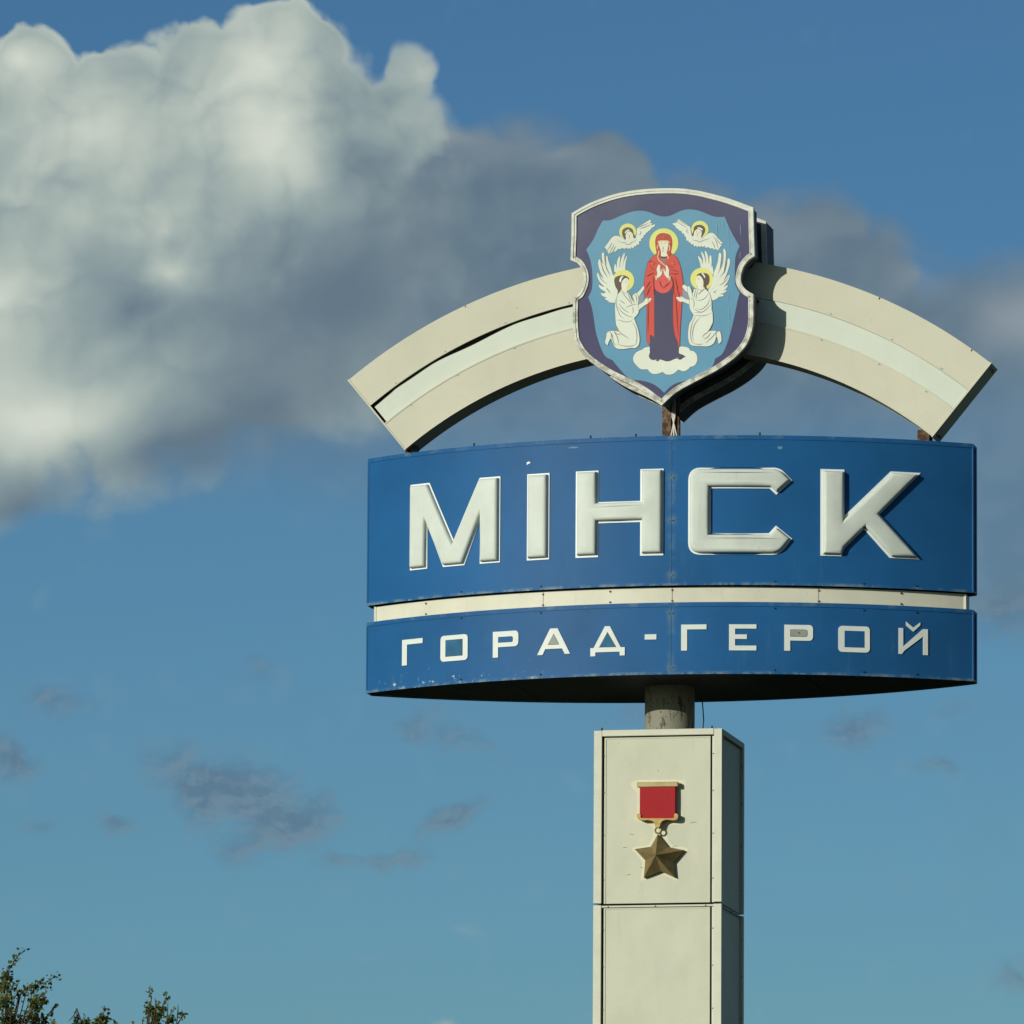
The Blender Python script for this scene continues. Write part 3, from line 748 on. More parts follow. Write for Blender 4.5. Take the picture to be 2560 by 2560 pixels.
shield = mb.build('shield', mat('shield_side_metal', (.10, .105, .11), .6, var=.2, vscale=5), sign, label='front shield with painted coat of arms')
mb = MB(); mid = inset_s(inset_s(out2, .05), .05)
mb.prism([ringof(mid, YF+.241), ringof(mid, .59-.401)]); mb.build('shield_core', DARK, shield)
def frame_ring(mb, outer, w, y0, y1, mi=0):
    inn = inset_s(outer, w); n = len(outer); loops = []
    for i in range(n):
        a, b = outer[i], inn[i]; loops.append([(a[0], y1, a[1]), (a[0], y0, a[1]), (b[0], y0, b[1]), (b[0], y1, b[1])])
    k = len(mb.v)
    for L in loops: mb.v += L
    for i in range(n):
        j = (i+1) % n
        for q in range(4):
            r = (q+1) % 4; mb.f.append((k+i*4+q, k+i*4+r, k+j*4+r, k+j*4+q)); mb.mi.append(mi)
mb = MB(); frame_ring(mb, out2, .046, YF-.010, YF+.0015)
frame_ring(mb, inset_s(out2, -.006), .026, YF-.018, YF+.05)
frame_ring(mb, inset_s(out2, .034), .010, YF-.014, YF-.009)
mb.build('frame', FRAME, shield)
# rear shield of the same outline, facing away
mb = MB(); mb.prism([ringof(inset_s(out2, .004), .19), ringof(inset_s(out2, .004), .588)])
rear = mb.build('rear_shield', MATS['shield_side_metal'], sign, label='rear shield of the coat of arms, facing away')
mb = MB(); frame_ring(mb, out2, .05, .165, .189); frame_ring(mb, out2, .05, .589, .615); mb.build('frame', FRAME, rear)

PAL = {'purple': (70, 66, 98), 'blue': (98, 150, 172), 'white': (226, 228, 204), 'yellow': (228, 222, 122), 'brown': (98, 80, 68), 'skin': (232, 228, 198), 'line': (118, 114, 100),
       'red': (212, 82, 68), 'red2': (222, 92, 82), 'hood': (190, 74, 50), 'dress': (78, 74, 98), 'dline': (104, 58, 58), 'tan': (232, 188, 140), 'grey': (142, 154, 164), 'fold': (150, 52, 50), 'collar': (70, 52, 60), 'neck': (160, 118, 110), 'wbright': (236, 240, 226), 'pink': (232, 120, 100)}
def pm(n):
    # painted colour as seen in full sun -> surface colour
    def painted_sheen(q, oc, col, b):  # gloss sheen mixed into the colour, paler towards the upper left
        sx = q.n('ShaderNodeSeparateXYZ'); q.put(sx.inputs[0], oc)
        f = q.m('MULTIPLY', q.rng(sx.outputs[2], 17.3, 19.4, .04, .30, 'LINEAR'), q.rng(q.noise(oc, 1.1, 4, .6), .3, .65, .45, 1.1, 'LINEAR'))
        f = q.m('MULTIPLY', f, q.rng(sx.outputs[0], -.9, .9, 1.1, .55, 'LINEAR'))
        return q.mix(f, col, (.36, .42, .38, 1))
    c = srgb(*PAL[n]); return mat('emblem_'+n, (c[0]*.84, c[1]*.87, c[2]*.96), .45, var=.06, vscale=3, extra=painted_sheen)
STEP = .0012
class Art:
    """painted shapes laid one over the other, each a hair's breadth prouder"""
    def __init__(s, lay0): s.mb = MB(); s.mats = []; s.lay = lay0
    def _m(s, c):
        M = pm(c)
        if M not in s.mats: s.mats.append(M)
        return s.mats.index(M)
    def poly3(s, p3, c, up=True):
        y = YF - s.lay*STEP
        P = [Vector((x, y, z)) for x, z in p3]
        s.mb.add(P, [tuple(t) for t in tessellate_polygon([P])], s._m(c))
        if up: s.lay += .35
    def shape(s, pts, chart, c, smooth=True, line=None, lw=.006, n=4, up=True):
        q = conv(pts, chart); q = spline(q, n) if smooth else [p[:2] for p in q]
        p3 = to3(q, YF)
        if line: s.ribbon(p3+[p3[0]], lw, line)
        s.poly3(p3, c, up)
    def ribbon(s, p3, w, c, taper=False):
        P = [Vector(p) for p in p3]; L = []; R = []; n = len(P)
        for i in range(n):
            d = (P[min(i+1, n-1)]-P[max(i-1, 0)])
            if d.length < 1e-9: d = Vector((1, 0))
            d.normalize(); nn = Vector((-d.y, d.x)); k = w/2
            if taper: k *= max(.25, math.sin(PI*(i+.5)/n))
            L.append(P[i]+nn*k); R.append(P[i]-nn*k)
        y = YF - s.lay*STEP; vs = []; fs = []
        for a, b in zip(L, R): vs += [(a.x, y, a.y), (b.x, y, b.y)]
        for i in range(n-1): fs.append((2*i, 2*i+1, 2*i+3, 2*i+2))
        s.mb.add(vs, fs, s._m(c)); s.lay += .12
    def strokes(s, lists, chart, c='line', w=.006, taper=True):
        for L in lists: s.ribbon(to3(open_spline(conv(L, chart)), YF), w, c, taper)
    def disc(s, cx, cy, rx, ry, chart, c, line=None, lw=.006):
        s.shape([(cx+rx*math.cos(2*PI*i/28), cy+ry*math.sin(2*PI*i/28)) for i in range(28)], chart, c, n=2, line=line, lw=lw)
    def build(s, name, label=None):
        o = s.mb.build(name, s.mats, shield, fix=False, label=label)
        me = o.data
        bm = bmesh.new(); bm.from_mesh(me)
        bm.normal_update()
        for f in bm.faces:
            if f.normal.y > 0: f.normal_flip()
        bm.to_mesh(me); bm.free(); return o
a = Art(1); a.poly3(inset_s(out2, .044), 'purple'); a.build('purple_field')
a = Art(2)
a.shape([(905, 316), (960, 305), (1040, 268), (1110, 254), (1200, 266), (1330, 316), (1420, 318, 1), (1455, 400), (1500, 490), (1550, 570, 1), (1515, 660), (1508, 780), (1512, 900), (1550, 975, 1), (1530, 1050), (1510, 1150), (1470, 1320), (1430, 1440), (1395, 1505), (1340, 1540, 1), (1318, 1600), (1270, 1655), (1190, 1700), (1090, 1730), (1010, 1750), (950, 1785), (898, 1837, 1), (850, 1790), (780, 1750), (700, 1730), (620, 1720), (560, 1680), (490, 1600), (452, 1553, 1), (390, 1520), (350, 1440), (310, 1310), (290, 1180), (270, 1080), (243, 1012, 1), (276, 940), (280, 820), (265, 700), (228, 600, 1), (290, 510), (330, 420), (370, 350, 1), (440, 345), (520, 310), (620, 275), (700, 265), (770, 278), (840, 306)], C1, 'blue')
a.build('blue_field')
# flying angels
def cherub_left():
    a = Art(3.5); C = C11
    a.disc(480, 268, 113, 113, C, 'yellow')
    a.shape([(600, 250, 1), (610, 215), (660, 180), (720, 140), (780, 105, 1), (795, 125), (770, 148, 1), (812, 150, 1), (792, 178, 1), (850, 165, 1), (840, 190), (795, 218, 1), (785, 240), (755, 258, 1), (742, 275), (715, 288, 1), (722, 300), (690, 318, 1), (690, 345), (655, 362, 1), (662, 382), (630, 402, 1), (635, 440, 1), (600, 435, 1), (592, 465, 1), (565, 458, 1), (562, 492, 1), (530, 470, 1), (520, 498), (498, 478, 1), (488, 498), (462, 478, 1), (435, 500, 1), (415, 482, 1), (370, 502, 1), (350, 490, 1), (335, 515), (310, 535, 1), (295, 530), (265, 555, 1), (258, 545), (230, 562, 1), (215, 550), (222, 530, 1), (198, 525), (205, 508, 1), (183, 495), (188, 483, 1), (165, 475, 1), (190, 450), (220, 410), (250, 365), (290, 328), (335, 320), (380, 335), (430, 365), (480, 400), (540, 380), (585, 340), (600, 300)], C, 'white', line='line', lw=.006, n=3)
    a.shape([(405, 300), (410, 245), (450, 212), (500, 207), (545, 235), (562, 290), (592, 350, 1), (560, 345), (545, 300), (525, 268), (480, 262), (452, 300), (458, 350), (488, 398, 1), (472, 405), (430, 355)], C, 'brown', n=3)
    a.disc(512, 375, 62, 40, C, 'white')
    a.disc(503, 322, 50, 56, C, 'skin')
    a.shape([(440, 278), (462, 250), (495, 238), (502, 252), (470, 262), (450, 284)], C, 'wbright', n=3)
    a.strokes([[(345, 368), (360, 395), (400, 408), (440, 410), (470, 435), (510, 432), (540, 405), (580, 390), (600, 360)], [(625, 310), (650, 300), (658, 275), (645, 255)], [(200, 520), (240, 470), (270, 410)], [(230, 555), (270, 490), (300, 430)], [(612, 215), (680, 185), (760, 150)], [(640, 230), (720, 200), (800, 170)], [(265, 550), (300, 500), (320, 460)], [(480, 308), (492, 306)], [(512, 300), (522, 298)], [(503, 315), (505, 338)], [(495, 350), (512, 350)]], C, w=.0055)
    return a.build('flying_angel', 'winged angel head at upper left of the painted shield')
def cherub_right():
    a = Art(3.5); C = C12
    a.disc(483, 235, 115, 115, C, 'yellow')
    a.shape([(360, 250, 1), (352, 205), (300, 162), (240, 125), (195, 97, 1), (183, 110), (205, 130, 1), (165, 118, 1), (175, 142, 1), (115, 155, 1), (125, 172), (158, 190, 1), (155, 208), (188, 228, 1), (200, 245), (240, 262, 1), (242, 285), (270, 292, 1), (278, 322), (298, 340, 1), (300, 385, 1), (328, 385, 1), (332, 408, 1), (352, 408, 1), (368, 440, 1), (393, 430, 1), (405, 467, 1), (430, 450, 1), (445, 472), (462, 455, 1), (485, 470), (503, 455, 1), (525, 470), (545, 452, 1), (560, 482), (592, 470, 1), (620, 492, 1), (645, 485, 1), (690, 512, 1), (688, 495, 1), (732, 517, 1), (733, 498, 1), (752, 485, 1), (748, 465, 1), (785, 455, 1), (762, 440), (790, 422, 1), (760, 390), (720, 345), (690, 308), (650, 282), (610, 285), (570, 308), (530, 340), (490, 370), (440, 372), (400, 350), (372, 310)], C, 'white', line='line', lw=.006, n=3)
    a.shape([(370, 322, 1), (395, 260), (405, 205), (440, 178), (500, 175), (545, 205), (555, 250), (535, 300), (500, 350), (480, 372, 1), (478, 340), (505, 300), (508, 265), (480, 235), (440, 232), (410, 265), (398, 310)], C, 'brown', n=3)
    a.disc(440, 350, 66, 42, C, 'white')
    a.disc(455, 290, 52, 56, C, 'skin')
    a.shape([(450, 210), (490, 212), (520, 235), (512, 248), (485, 230), (452, 222)], C, 'wbright', n=3)
    a.strokes([[(340, 290), (310, 270), (308, 245), (320, 228)], [(378, 350), (400, 380), (440, 385), (480, 405), (530, 380), (580, 370), (615, 345)], [(190, 110), (260, 150), (340, 195)], [(165, 125), (250, 180), (310, 210)], [(660, 320), (700, 390), (730, 500)], [(700, 350), (740, 410), (780, 450)], [(640, 390), (670, 440), (690, 505)], [(432, 270), (446, 268)], [(470, 272), (484, 275)], [(452, 285), (450, 305)], [(440, 322), (458, 322)]], C, w=.0055)
    return a.build('flying_angel', 'winged angel head at upper right of the painted shield')
cherub_left(); cherub_right()
def kneel_left():
    a = Art(3.5); C = C11
    a.shape([(300, 800, 1), (298, 740), (314, 692), (328, 740), (330, 765, 1), (342, 650), (370, 598), (380, 612), (370, 700), (372, 762, 1), (388, 650), (430, 553), (441, 570), (425, 650), (405, 770, 1), (430, 660), (468, 590), (471, 608), (452, 680), (446, 790, 1), (400, 850)], C, 'white', line='line', lw=.005, n=3)
    a.shape([(272, 820, 1), (255, 755), (235, 700), (216, 640), (208, 593), (190, 600), (190, 645), (198, 712, 1), (178, 640), (165, 560), (150, 544), (134, 562), (135, 620), (148, 700, 1), (125, 672), (108, 638), (92, 645), (84, 690), (95, 745), (115, 810), (158, 892, 1), (110, 855), (80, 815), (68, 848), (80, 890), (110, 945), (172, 1005, 1), (135, 998), (98, 977), (92, 992), (115, 1028), (190, 1078, 1), (150, 1095), (123, 1085), (130, 1115), (165, 1138), (205, 1152, 1), (172, 1162), (200, 1185), (232, 1190, 1), (215, 1202), (260, 1217), (302, 1216), (322, 1190), (350, 1090), (330, 1000), (300, 900)], C, 'white', line='line', lw=.005, n=3)
    a.disc(422, 922, 146, 146, C, 'yellow')
    a.shape([(240, 860), (290, 850), (300, 950), (345, 1050), (330, 1100), (270, 1040), (225, 960)], C, 'white', n=3)
    a.shape([(302, 945), (303, 898), (330, 868), (390, 850), (450, 855), (497, 888), (490, 912), (450, 890), (420, 915), (395, 960), (402, 1000), (395, 1042), (372, 1065), (345, 1112, 1), (345, 1080), (350, 1055), (318, 1010)], C, 'brown', n=3)
    a.shape([(395, 985), (405, 935), (440, 892), (478, 892), (490, 925), (497, 960, 1), (486, 975), (492, 1005), (474, 1032), (470, 1062), (482, 1092), (440, 1095), (398, 1065), (402, 1030)], C, 'skin', n=3)
    a.shape([(367, 925), (382, 882), (405, 862), (425, 862), (402, 892), (388, 942)], C, 'wbright', n=3)
    a.shape([(622, 1148, 1), (692, 1080), (702, 1150), (690, 1208), (620, 1242, 1)], C, 'grey', smooth=False)
    a.shape([(600, 1100), (645, 1052), (692, 992, 1), (700, 1012), (695, 1042), (640, 1122), (620, 1150)], C, 'skin', n=3)
    a.shape([(600, 1340), (612, 1260), (690, 1210), (718, 1165), (755, 1150, 1), (738, 1172), (790, 1155), (797, 1172), (768, 1216), (715, 1250), (660, 1292)], C, 'skin', n=3, line='line', lw=.004)
    a.shape([(400, 1062), (370, 1082), (342, 1125), (322, 1190), (311, 1270), (316, 1400), (320, 1460), (330, 1530), (362, 1608, 1), (300, 1595), (240, 1602), (212, 1612), (198, 1640), (192, 1690), (178, 1752), (212, 1792, 1), (228, 1740), (258, 1690, 1), (280, 1752), (310, 1812), (350, 1836), (430, 1840), (530, 1824), (585, 1826), (630, 1782), (640, 1700), (625, 1600), (600, 1520), (565, 1425, 1), (612, 1375), (630, 1320), (618, 1250), (626, 1180), (612, 1110), (592, 1088), (575, 1098), (545, 1130), (550, 1200), (512, 1120), (478, 1078), (440, 1100)], C, 'white', line='line', lw=.007, n=3)
    a.strokes([[(318, 1450), (380, 1455), (440, 1475), (520, 1470), (560, 1430)], [(345, 1130), (330, 1200), (335, 1280), (380, 1390), (440, 1440)], [(360, 1180), (410, 1210), (450, 1240)], [(345, 1260), (400, 1340), (490, 1400), (560, 1410)], [(360, 1230), (430, 1310), (500, 1355)], [(455, 1290), (520, 1255), (610, 1240)], [(545, 1270), (555, 1320), (548, 1365)], [(400, 1075), (470, 1160), (540, 1240)], [(478, 1080), (510, 1160), (545, 1240)], [(545, 1135), (560, 1190), (570, 1225)], [(575, 1100), (600, 1150), (602, 1210)], [(330, 1530), (380, 1620), (450, 1670), (500, 1705)], [(545, 1480), (590, 1560), (605, 1680), (590, 1790)], [(240, 1605), (275, 1660), (290, 1750), (330, 1800)], [(290, 1600), (340, 1680), (360, 1770)], [(330, 1770), (430, 1800), (530, 1800), (580, 1780)], [(300, 1595), (335, 1640), (390, 1640)], [(240, 1605), (262, 1640), (258, 1695)]], C, w=.0062)
    a.strokes([[(450, 935), (470, 938)], [(487, 1000), (478, 1002)], [(110, 640), (150, 780), (210, 880)], [(160, 560), (190, 740), (250, 860)], [(80, 830), (140, 920), (210, 970)], [(195, 1010), (215, 1050), (250, 1090)]], C, w=.0045)
    return a.build('kneeling_angel', 'white robed angel kneeling at left of the painted shield')
def kneel_right():
    a = Art(3.5); C = C12
    a.shape([(492, 745, 1), (485, 690), (458, 605), (470, 597), (505, 640), (522, 705, 1), (522, 630), (500, 548), (512, 538), (545, 600), (562, 705, 1), (562, 620), (548, 535), (564, 528), (590, 590), (602, 680), (608, 705, 1), (612, 590), (634, 592), (640, 660), (636, 745, 1), (646, 722), (658, 760), (662, 830), (600, 850)], C, 'white', line='line', lw=.005, n=3)
    a.shape([(665, 830, 1), (700, 740), (725, 660), (738, 560), (753, 550), (770, 572), (765, 650), (745, 785, 1), (780, 690), (795, 600), (798, 505), (815, 497), (831, 540), (830, 620), (815, 720), (800, 835, 1), (838, 750), (852, 650), (868, 622), (885, 645), (882, 700), (865, 765), (840, 840), (795, 935, 1), (850, 865), (880, 842), (882, 872), (852, 940), (800, 1012, 1), (850, 983), (856, 1000), (830, 1032), (790, 1062, 1), (835, 1047), (836, 1067), (800, 1090), (745, 1104, 1), (796, 1108), (792, 1130), (715, 1142, 1), (735, 1150), (705, 1166), (670, 1184), (640, 1178), (615, 1130), (600, 1060), (630, 1000), (665, 900)], C, 'white', line='line', lw=.005, n=3)
    a.disc(510, 900, 154, 150, C, 'yellow')
    a.shape([(668, 860), (700, 850), (700, 960), (650, 1040), (610, 1090), (590, 1050), (640, 980)], C, 'white', n=3)
    a.shape([(440, 855), (458, 832), (500, 820), (570, 825), (607, 860), (613, 920), (600, 970), (575, 992), (575, 1020), (602, 1062, 1), (565, 1052), (540, 1012), (522, 1000), (528, 950), (520, 900), (490, 862), (460, 852), (445, 872)], C, 'brown', n=3)
    a.shape([(443, 868), (470, 855), (500, 872), (525, 915), (531, 960), (530, 1012), (548, 1045), (500, 1062), (450, 1062), (458, 1012), (434, 992), (433, 962), (424, 945, 1), (436, 915)], C, 'skin', n=3)
    a.shape([(505, 827), (528, 826), (555, 870), (546, 886), (526, 852)], C, 'wbright', n=3)
    a.shape([(252, 1035, 1), (320, 1088), (342, 1160), (340, 1180), (250, 1142, 1)], C, 'grey', smooth=False)
    a.shape([(330, 1015), (262, 975, 1), (250, 1000), (262, 1030), (325, 1085)], C, 'skin', n=3)
    a.shape([(350, 1242), (348, 1190), (300, 1172), (247, 1142), (200, 1120, 1), (232, 1150), (182, 1140, 1), (165, 1152), (187, 1182), (215, 1205), (260, 1207), (310, 1228)], C, 'skin', n=3, line='line', lw=.004)
    a.shape([(455, 1040), (500, 1052), (548, 1035), (592, 1072), (622, 1125), (640, 1220), (640, 1310), (652, 1345), (656, 1400), (652, 1500), (602, 1602, 1), (680, 1595), (715, 1612), (748, 1603), (768, 1650), (772, 1730), (745, 1767), (730, 1755), (722, 1700), (700, 1668, 1), (690, 1722), (660, 1772), (600, 1802), (500, 1802), (400, 1797), (350, 1772), (328, 1700), (328, 1600), (345, 1500), (375, 1450), (402, 1385, 1), (352, 1305), (343, 1210), (345, 1160), (323, 1090), (323, 1012), (342, 998), (368, 1030), (385, 1092), (405, 1045), (430, 1032)], C, 'white', line='line', lw=.007, n=3)
    a.strokes([[(405, 1385), (480, 1395), (560, 1390), (650, 1350)], [(350, 1150), (400, 1190), (405, 1260), (390, 1300)], [(345, 1000), (375, 1060), (385, 1140)], [(430, 1035), (415, 1100), (400, 1170)], [(455, 1045), (440, 1110), (428, 1180)], [(600, 1090), (560, 1150), (500, 1185), (430, 1190)], [(640, 1230), (580, 1300), (500, 1350), (400, 1350)], [(620, 1160), (580, 1250), (500, 1310), (440, 1290)], [(410, 1300), (450, 1330), (500, 1340)], [(430, 1400), (380, 1500), (360, 1620), (375, 1740), (430, 1780)], [(490, 1410), (420, 1500), (385, 1620), (400, 1740)], [(400, 1770), (480, 1780), (520, 1770)], [(650, 1500), (600, 1600), (540, 1650), (520, 1690)], [(630, 1620), (590, 1680), (530, 1710)], [(700, 1610), (650, 1680), (560, 1760)], [(705, 1610), (700, 1640), (702, 1670)], [(545, 1040), (500, 1070), (460, 1110)]], C, w=.0062)
    a.strokes([[(452, 900), (478, 898)], [(438, 995), (448, 996)], [(850, 650), (815, 790), (750, 880)], [(800, 520), (780, 700), (720, 830)], [(878, 850), (810, 940), (740, 990)], [(700, 1050), (670, 1080), (690, 1080)]], C, w=.0045)
    return a.build('kneeling_angel', 'white robed angel kneeling at right of the painted shield')
# cloud under the figure
a = Art(3.5)
a.shape([(775, 1440, 1), (735, 1445), (712, 1462, 1), (665, 1482), (640, 1510, 1), (630, 1540), (640, 1575), (665, 1605, 1), (700, 1632), (755, 1632, 1), (790, 1668), (840, 1672), (885, 1655, 1), (920, 1678), (975, 1672), (1022, 1635, 1), (1065, 1650), (1105, 1632), (1122, 1612, 1), (1160, 1600), (1183, 1560), (1180, 1510), (1155, 1480), (1122, 1472, 1), (1108, 1448), (1060, 1437), (1020, 1440, 1), (1000, 1500), (800, 1500)], C1, 'white', line='line', lw=.007, n=4)
a.build('cloud_emblem')
# central robed figure
a = Art(4.5)
a.disc(550, 718, 333, 340, C9, 'yellow')
a.build('halo')
a = Art(5)
dress = [(300, 0, 1), (296, 600), (300, 1030), (225, 985), (205, 1010), (215, 1150), (210, 1300), (215, 1350), (193, 1430), (225, 1490), (290, 1512), (330, 1500), (350, 1530), (385, 1530), (415, 1498), (470, 1510), (560, 1537), (640, 1525), (720, 1490), (780, 1478), (830, 1502), (870, 1492), (905, 1465), (955, 1443, 1), (880, 1400), (815, 1370), (812, 1250), (780, 1110), (722, 980), (702, 800), (692, 300), (700, 0, 1)]
a.shape(dress, C10, 'dress', line='collar', lw=.005)
def to10(pts9):   # chart 9 -> chart 10
    return [(((C9[0]+p[0]*C9[2])-C10[0])/C10[2], ((C9[1]+p[1]*C9[2])-C10[1])/C10[2]) + tuple(p[2:]) for p in pts9]
mL = to10([(550, 960), (400, 965), (330, 1010), (250, 1080), (190, 1160), (158, 1265), (132, 1400), (108, 1560), (95, 1720)]) + [(100, 90), (125, 180), (148, 330), (147, 700), (143, 950), (152, 1100), (203, 1205, 1), (212, 1150), (208, 1010), (225, 985, 1), (300, 1030, 1), (300, 600), (300, 60)] + to10([(345, 1800), (345, 1500), (550, 1300)])
a.shape(mL, C10, 'red', line='dline', lw=.009)
mR = to10([(550, 960), (700, 955), (765, 990), (845, 1055), (892, 1150), (932, 1280), (972, 1480), (992, 1650), (987, 1800)]) + [(882, 250), (866, 500), (842, 900), (830, 1232, 1), (812, 1238), (795, 1130), (740, 1000), (708, 800), (697, 600), (698, 300), (700, 60)] + to10([(760, 1800), (740, 1500), (550, 1300)])
a.shape(mR, C10, 'red', line='dline', lw=.009)
a.shape([(345, 1540), (330, 1690), (350, 1765), (400, 1822), (480, 1862), (550, 1870), (640, 1840), (712, 1770), (748, 1690), (742, 1600), (700, 1500), (550, 1250), (400, 1480)], C9, 'red2', line='fold', lw=.005)
a.shape([(475, 1020, 1), (620, 1020, 1), (610, 1120), (575, 1210), (530, 1190), (485, 1110)], C9, 'neck')
a.strokes([[(478, 1040), (540, 1050), (612, 1040)]], C9, 'collar', .014, False)
a.shape([(362, 760), (364, 640), (400, 550), (470, 503), (550, 495), (640, 512), (700, 560), (730, 650), (732, 760), (708, 900), (705, 985), (640, 1010), (615, 1020), (480, 1020), (400, 1000), (385, 900)], C9, 'hood', line='dline', lw=.006)
a.shape([(432, 690), (450, 790), (480, 885), (486, 960), (485, 1015), (540, 1030), (618, 1018), (620, 930), (642, 830), (652, 690), (550, 672)], C9, 'skin')
a.shape([(412, 712), (418, 672), (470, 658), (540, 653), (640, 660), (685, 690), (690, 720), (660, 695), (620, 684), (540, 680), (460, 686)], C9, 'tan', n=3)
a.strokes([[(440, 890), (425, 970), (412, 1040), (440, 1110), (510, 1180), (595, 1250)], [(630, 975), (645, 1030), (662, 1085)], [(425, 760), (400, 810), (405, 850)], [(665, 760), (690, 830), (665, 900)]], C9, 'tan', .011, False)
a.shape([(432, 1215), (468, 1235), (472, 1330), (492, 1395), (502, 1320), (518, 1312), (515, 1400), (482, 1470), (430, 1512), (393, 1532), (390, 1480), (402, 1400), (386, 1340), (402, 1270)], C9, 'skin', line='fold', lw=.003, n=3)
a.shape([(600, 1225), (640, 1252), (660, 1310), (674, 1345), (670, 1450), (666, 1532), (600, 1490), (560, 1420), (540, 1320), (560, 1312), (588, 1385), (598, 1330)], C9, 'skin', line='fold', lw=.003, n=3)
a.shape([(355, 1480), (385, 1470), (400, 1540), (385, 1572), (360, 1545)], C9, 'tan', n=3)
a.shape([(706, 1462), (708, 1540), (692, 1592), (655, 1552), (672, 1528), (688, 1468)], C9, 'tan', n=3)
a.strokes([[(470, 722), (510, 718)], [(565, 718), (605, 722)], [(530, 790), (535, 850), (520, 865)], [(505, 905), (560, 905)]], C9, 'line', .0045)
a.strokes([[(195, 1170), (260, 1130), (320, 1160)], [(230, 1230), (280, 1300), (330, 1340)], [(150, 1500), (230, 1440), (330, 1400)], [(300, 1480), (320, 1700), (325, 1920)], [(690, 1320), (800, 1350), (900, 1380)], [(690, 1410), (800, 1430), (890, 1410)], [(800, 1480), (850, 1700), (880, 1900)], [(450, 1580), (480, 1680), (540, 1760)], [(540, 1760), (620, 1680), (700, 1620)], [(110, 1800), (200, 1650), (240, 1600)], [(750, 1500), (770, 1700), (775, 1930)], [(620, 1200), (700, 1260), (760, 1280)], [(250, 1700), (180, 1850), (160, 1920)]], C9, 'fold', .006)
a.strokes([[(700, 1190), (810, 1190)], [(757, 1130), (757, 1250)], [(720, 1150), (795, 1230)], [(255, 1190), (350, 1180)], [(310, 1130), (300, 1230)], [(500, 590), (600, 590)], [(550, 540), (550, 600)]], C9, 'pink', .006)
a.strokes([[(180, 200), (170, 600), (165, 950)], [(740, 100), (770, 500), (800, 1000)], [(800, 60), (820, 150), (850, 200)]], C10, 'fold', .005)
a.strokes([[(340, 1505), (385, 1525)], [(770, 1470), (840, 1480)]], C10, 'neck', .010)
a.build('robed_figure', 'haloed figure in a red mantle at the centre of the painted shield')
kneel_left(); kneel_right()
# pale scratches on the right of the shield
a = Art(6); sc = [[(1352, 340), (1355, 500)], [(1375, 330), (1378, 420)], [(1400, 330), (1408, 420)], [(1450, 400), (1458, 600)], [(1555, 380), (1562, 480)], [(1455, 940), (1450, 1050)], [(1452, 1080), (1462, 1240), (1450, 1350)], [(1373, 1180), (1370, 1220)], [(1555, 620), (1553, 680)]]
P_ = PAL; PAL['scratch'] = (150, 190, 205); a.strokes(sc, C1, 'scratch', .004); a.build('scratches')

# ---- star medal on the pillar
YP = -.624
C7 = (1440, 1660, 480/1546)
def p7(x, y, yy): v = at(C7[0]+x*C7[2], C7[1]+y*C7[2], yy); return (v.x, v.z)
def slab(mb, pts, y0, y1, mi=0): mb.prism([[(x, y0, z) for x, z in pts], [(x, y1, z) for x, z in pts]], mi)
yM = YP-.085
med = MB()
x0, z1_ = p7(490, 952, yM); x1, z0_ = p7(820, 986, yM)
med.box(x0, x1, yM, YP-.02, z0_, z1_, bev=.006)
med_o = med.build('medal', GOLDP, sign, label='gold star medal with red ribbon on the pillar')
mb = MB(); x0, z1_ = p7(513, 988, yM+.01); x1, z0_ = p7(799, 1243, yM+.01)
mb.box(x0, x1, yM+.012, YP-.02, z0_, z1_-.002, bev=.004); mb.build('ribbon', RED, med_o)
mb = MB()
BR = [(487, 1225), (492, 1208), (512, 1206), (522, 1218), (525, 1240), (600, 1243), (710, 1243), (785, 1240), (790, 1215), (800, 1204), (818, 1210), (820, 1235), (810, 1254), (780, 1258), (730, 1254), (700, 1262), (682, 1280), (672, 1312), (655, 1318), (640, 1312), (630, 1280), (610, 1262), (570, 1256), (520, 1258), (498, 1248)]
slab(mb, [p7(x, y, yM) for x, y in spline(BR, 3)], yM-.005, yM+.05)
mb.build('ribbon_clasp', mat('bright_gilt', (.36, .26, .10), .5, metal=.3, var=.3, vscale=26), med_o)
mb = MB(); cx, cz = p7(659, 1338, yM)
mb.tube([(cx+.030*math.cos(2*PI*i/20), yM+.02, cz+.030*math.sin(2*PI*i/20)) for i in range(21)], .009, 6); mb.build('ring', GOLD, med_o)
star = [(658, 1370), (740, 1473), (868, 1498), (783, 1598), (795, 1720), (683, 1668), (545, 1720), (556, 1580), (472, 1490), (602, 1470)]
sp = [p7(x, y, YP-.05) for x, y in star]; cx, cz = p7(640, 1540, YP-.25)
mb = MB(); n = 10
vs = [(x, YP-.045, z) for x, z in sp] + [(x, YP-.004, z) for x, z in sp] + [(cx, YP-.25, cz)]
mb.add(vs, [(i, (i+1) % n, 20) for i in range(n)] + [(i, (i+1) % n, n+(i+1) % n, n+i) for i in range(n)])
st_ = mb.build('star', GOLD, med_o)
for p_ in st_.data.polygons: p_.use_smooth = False   # crisp facets
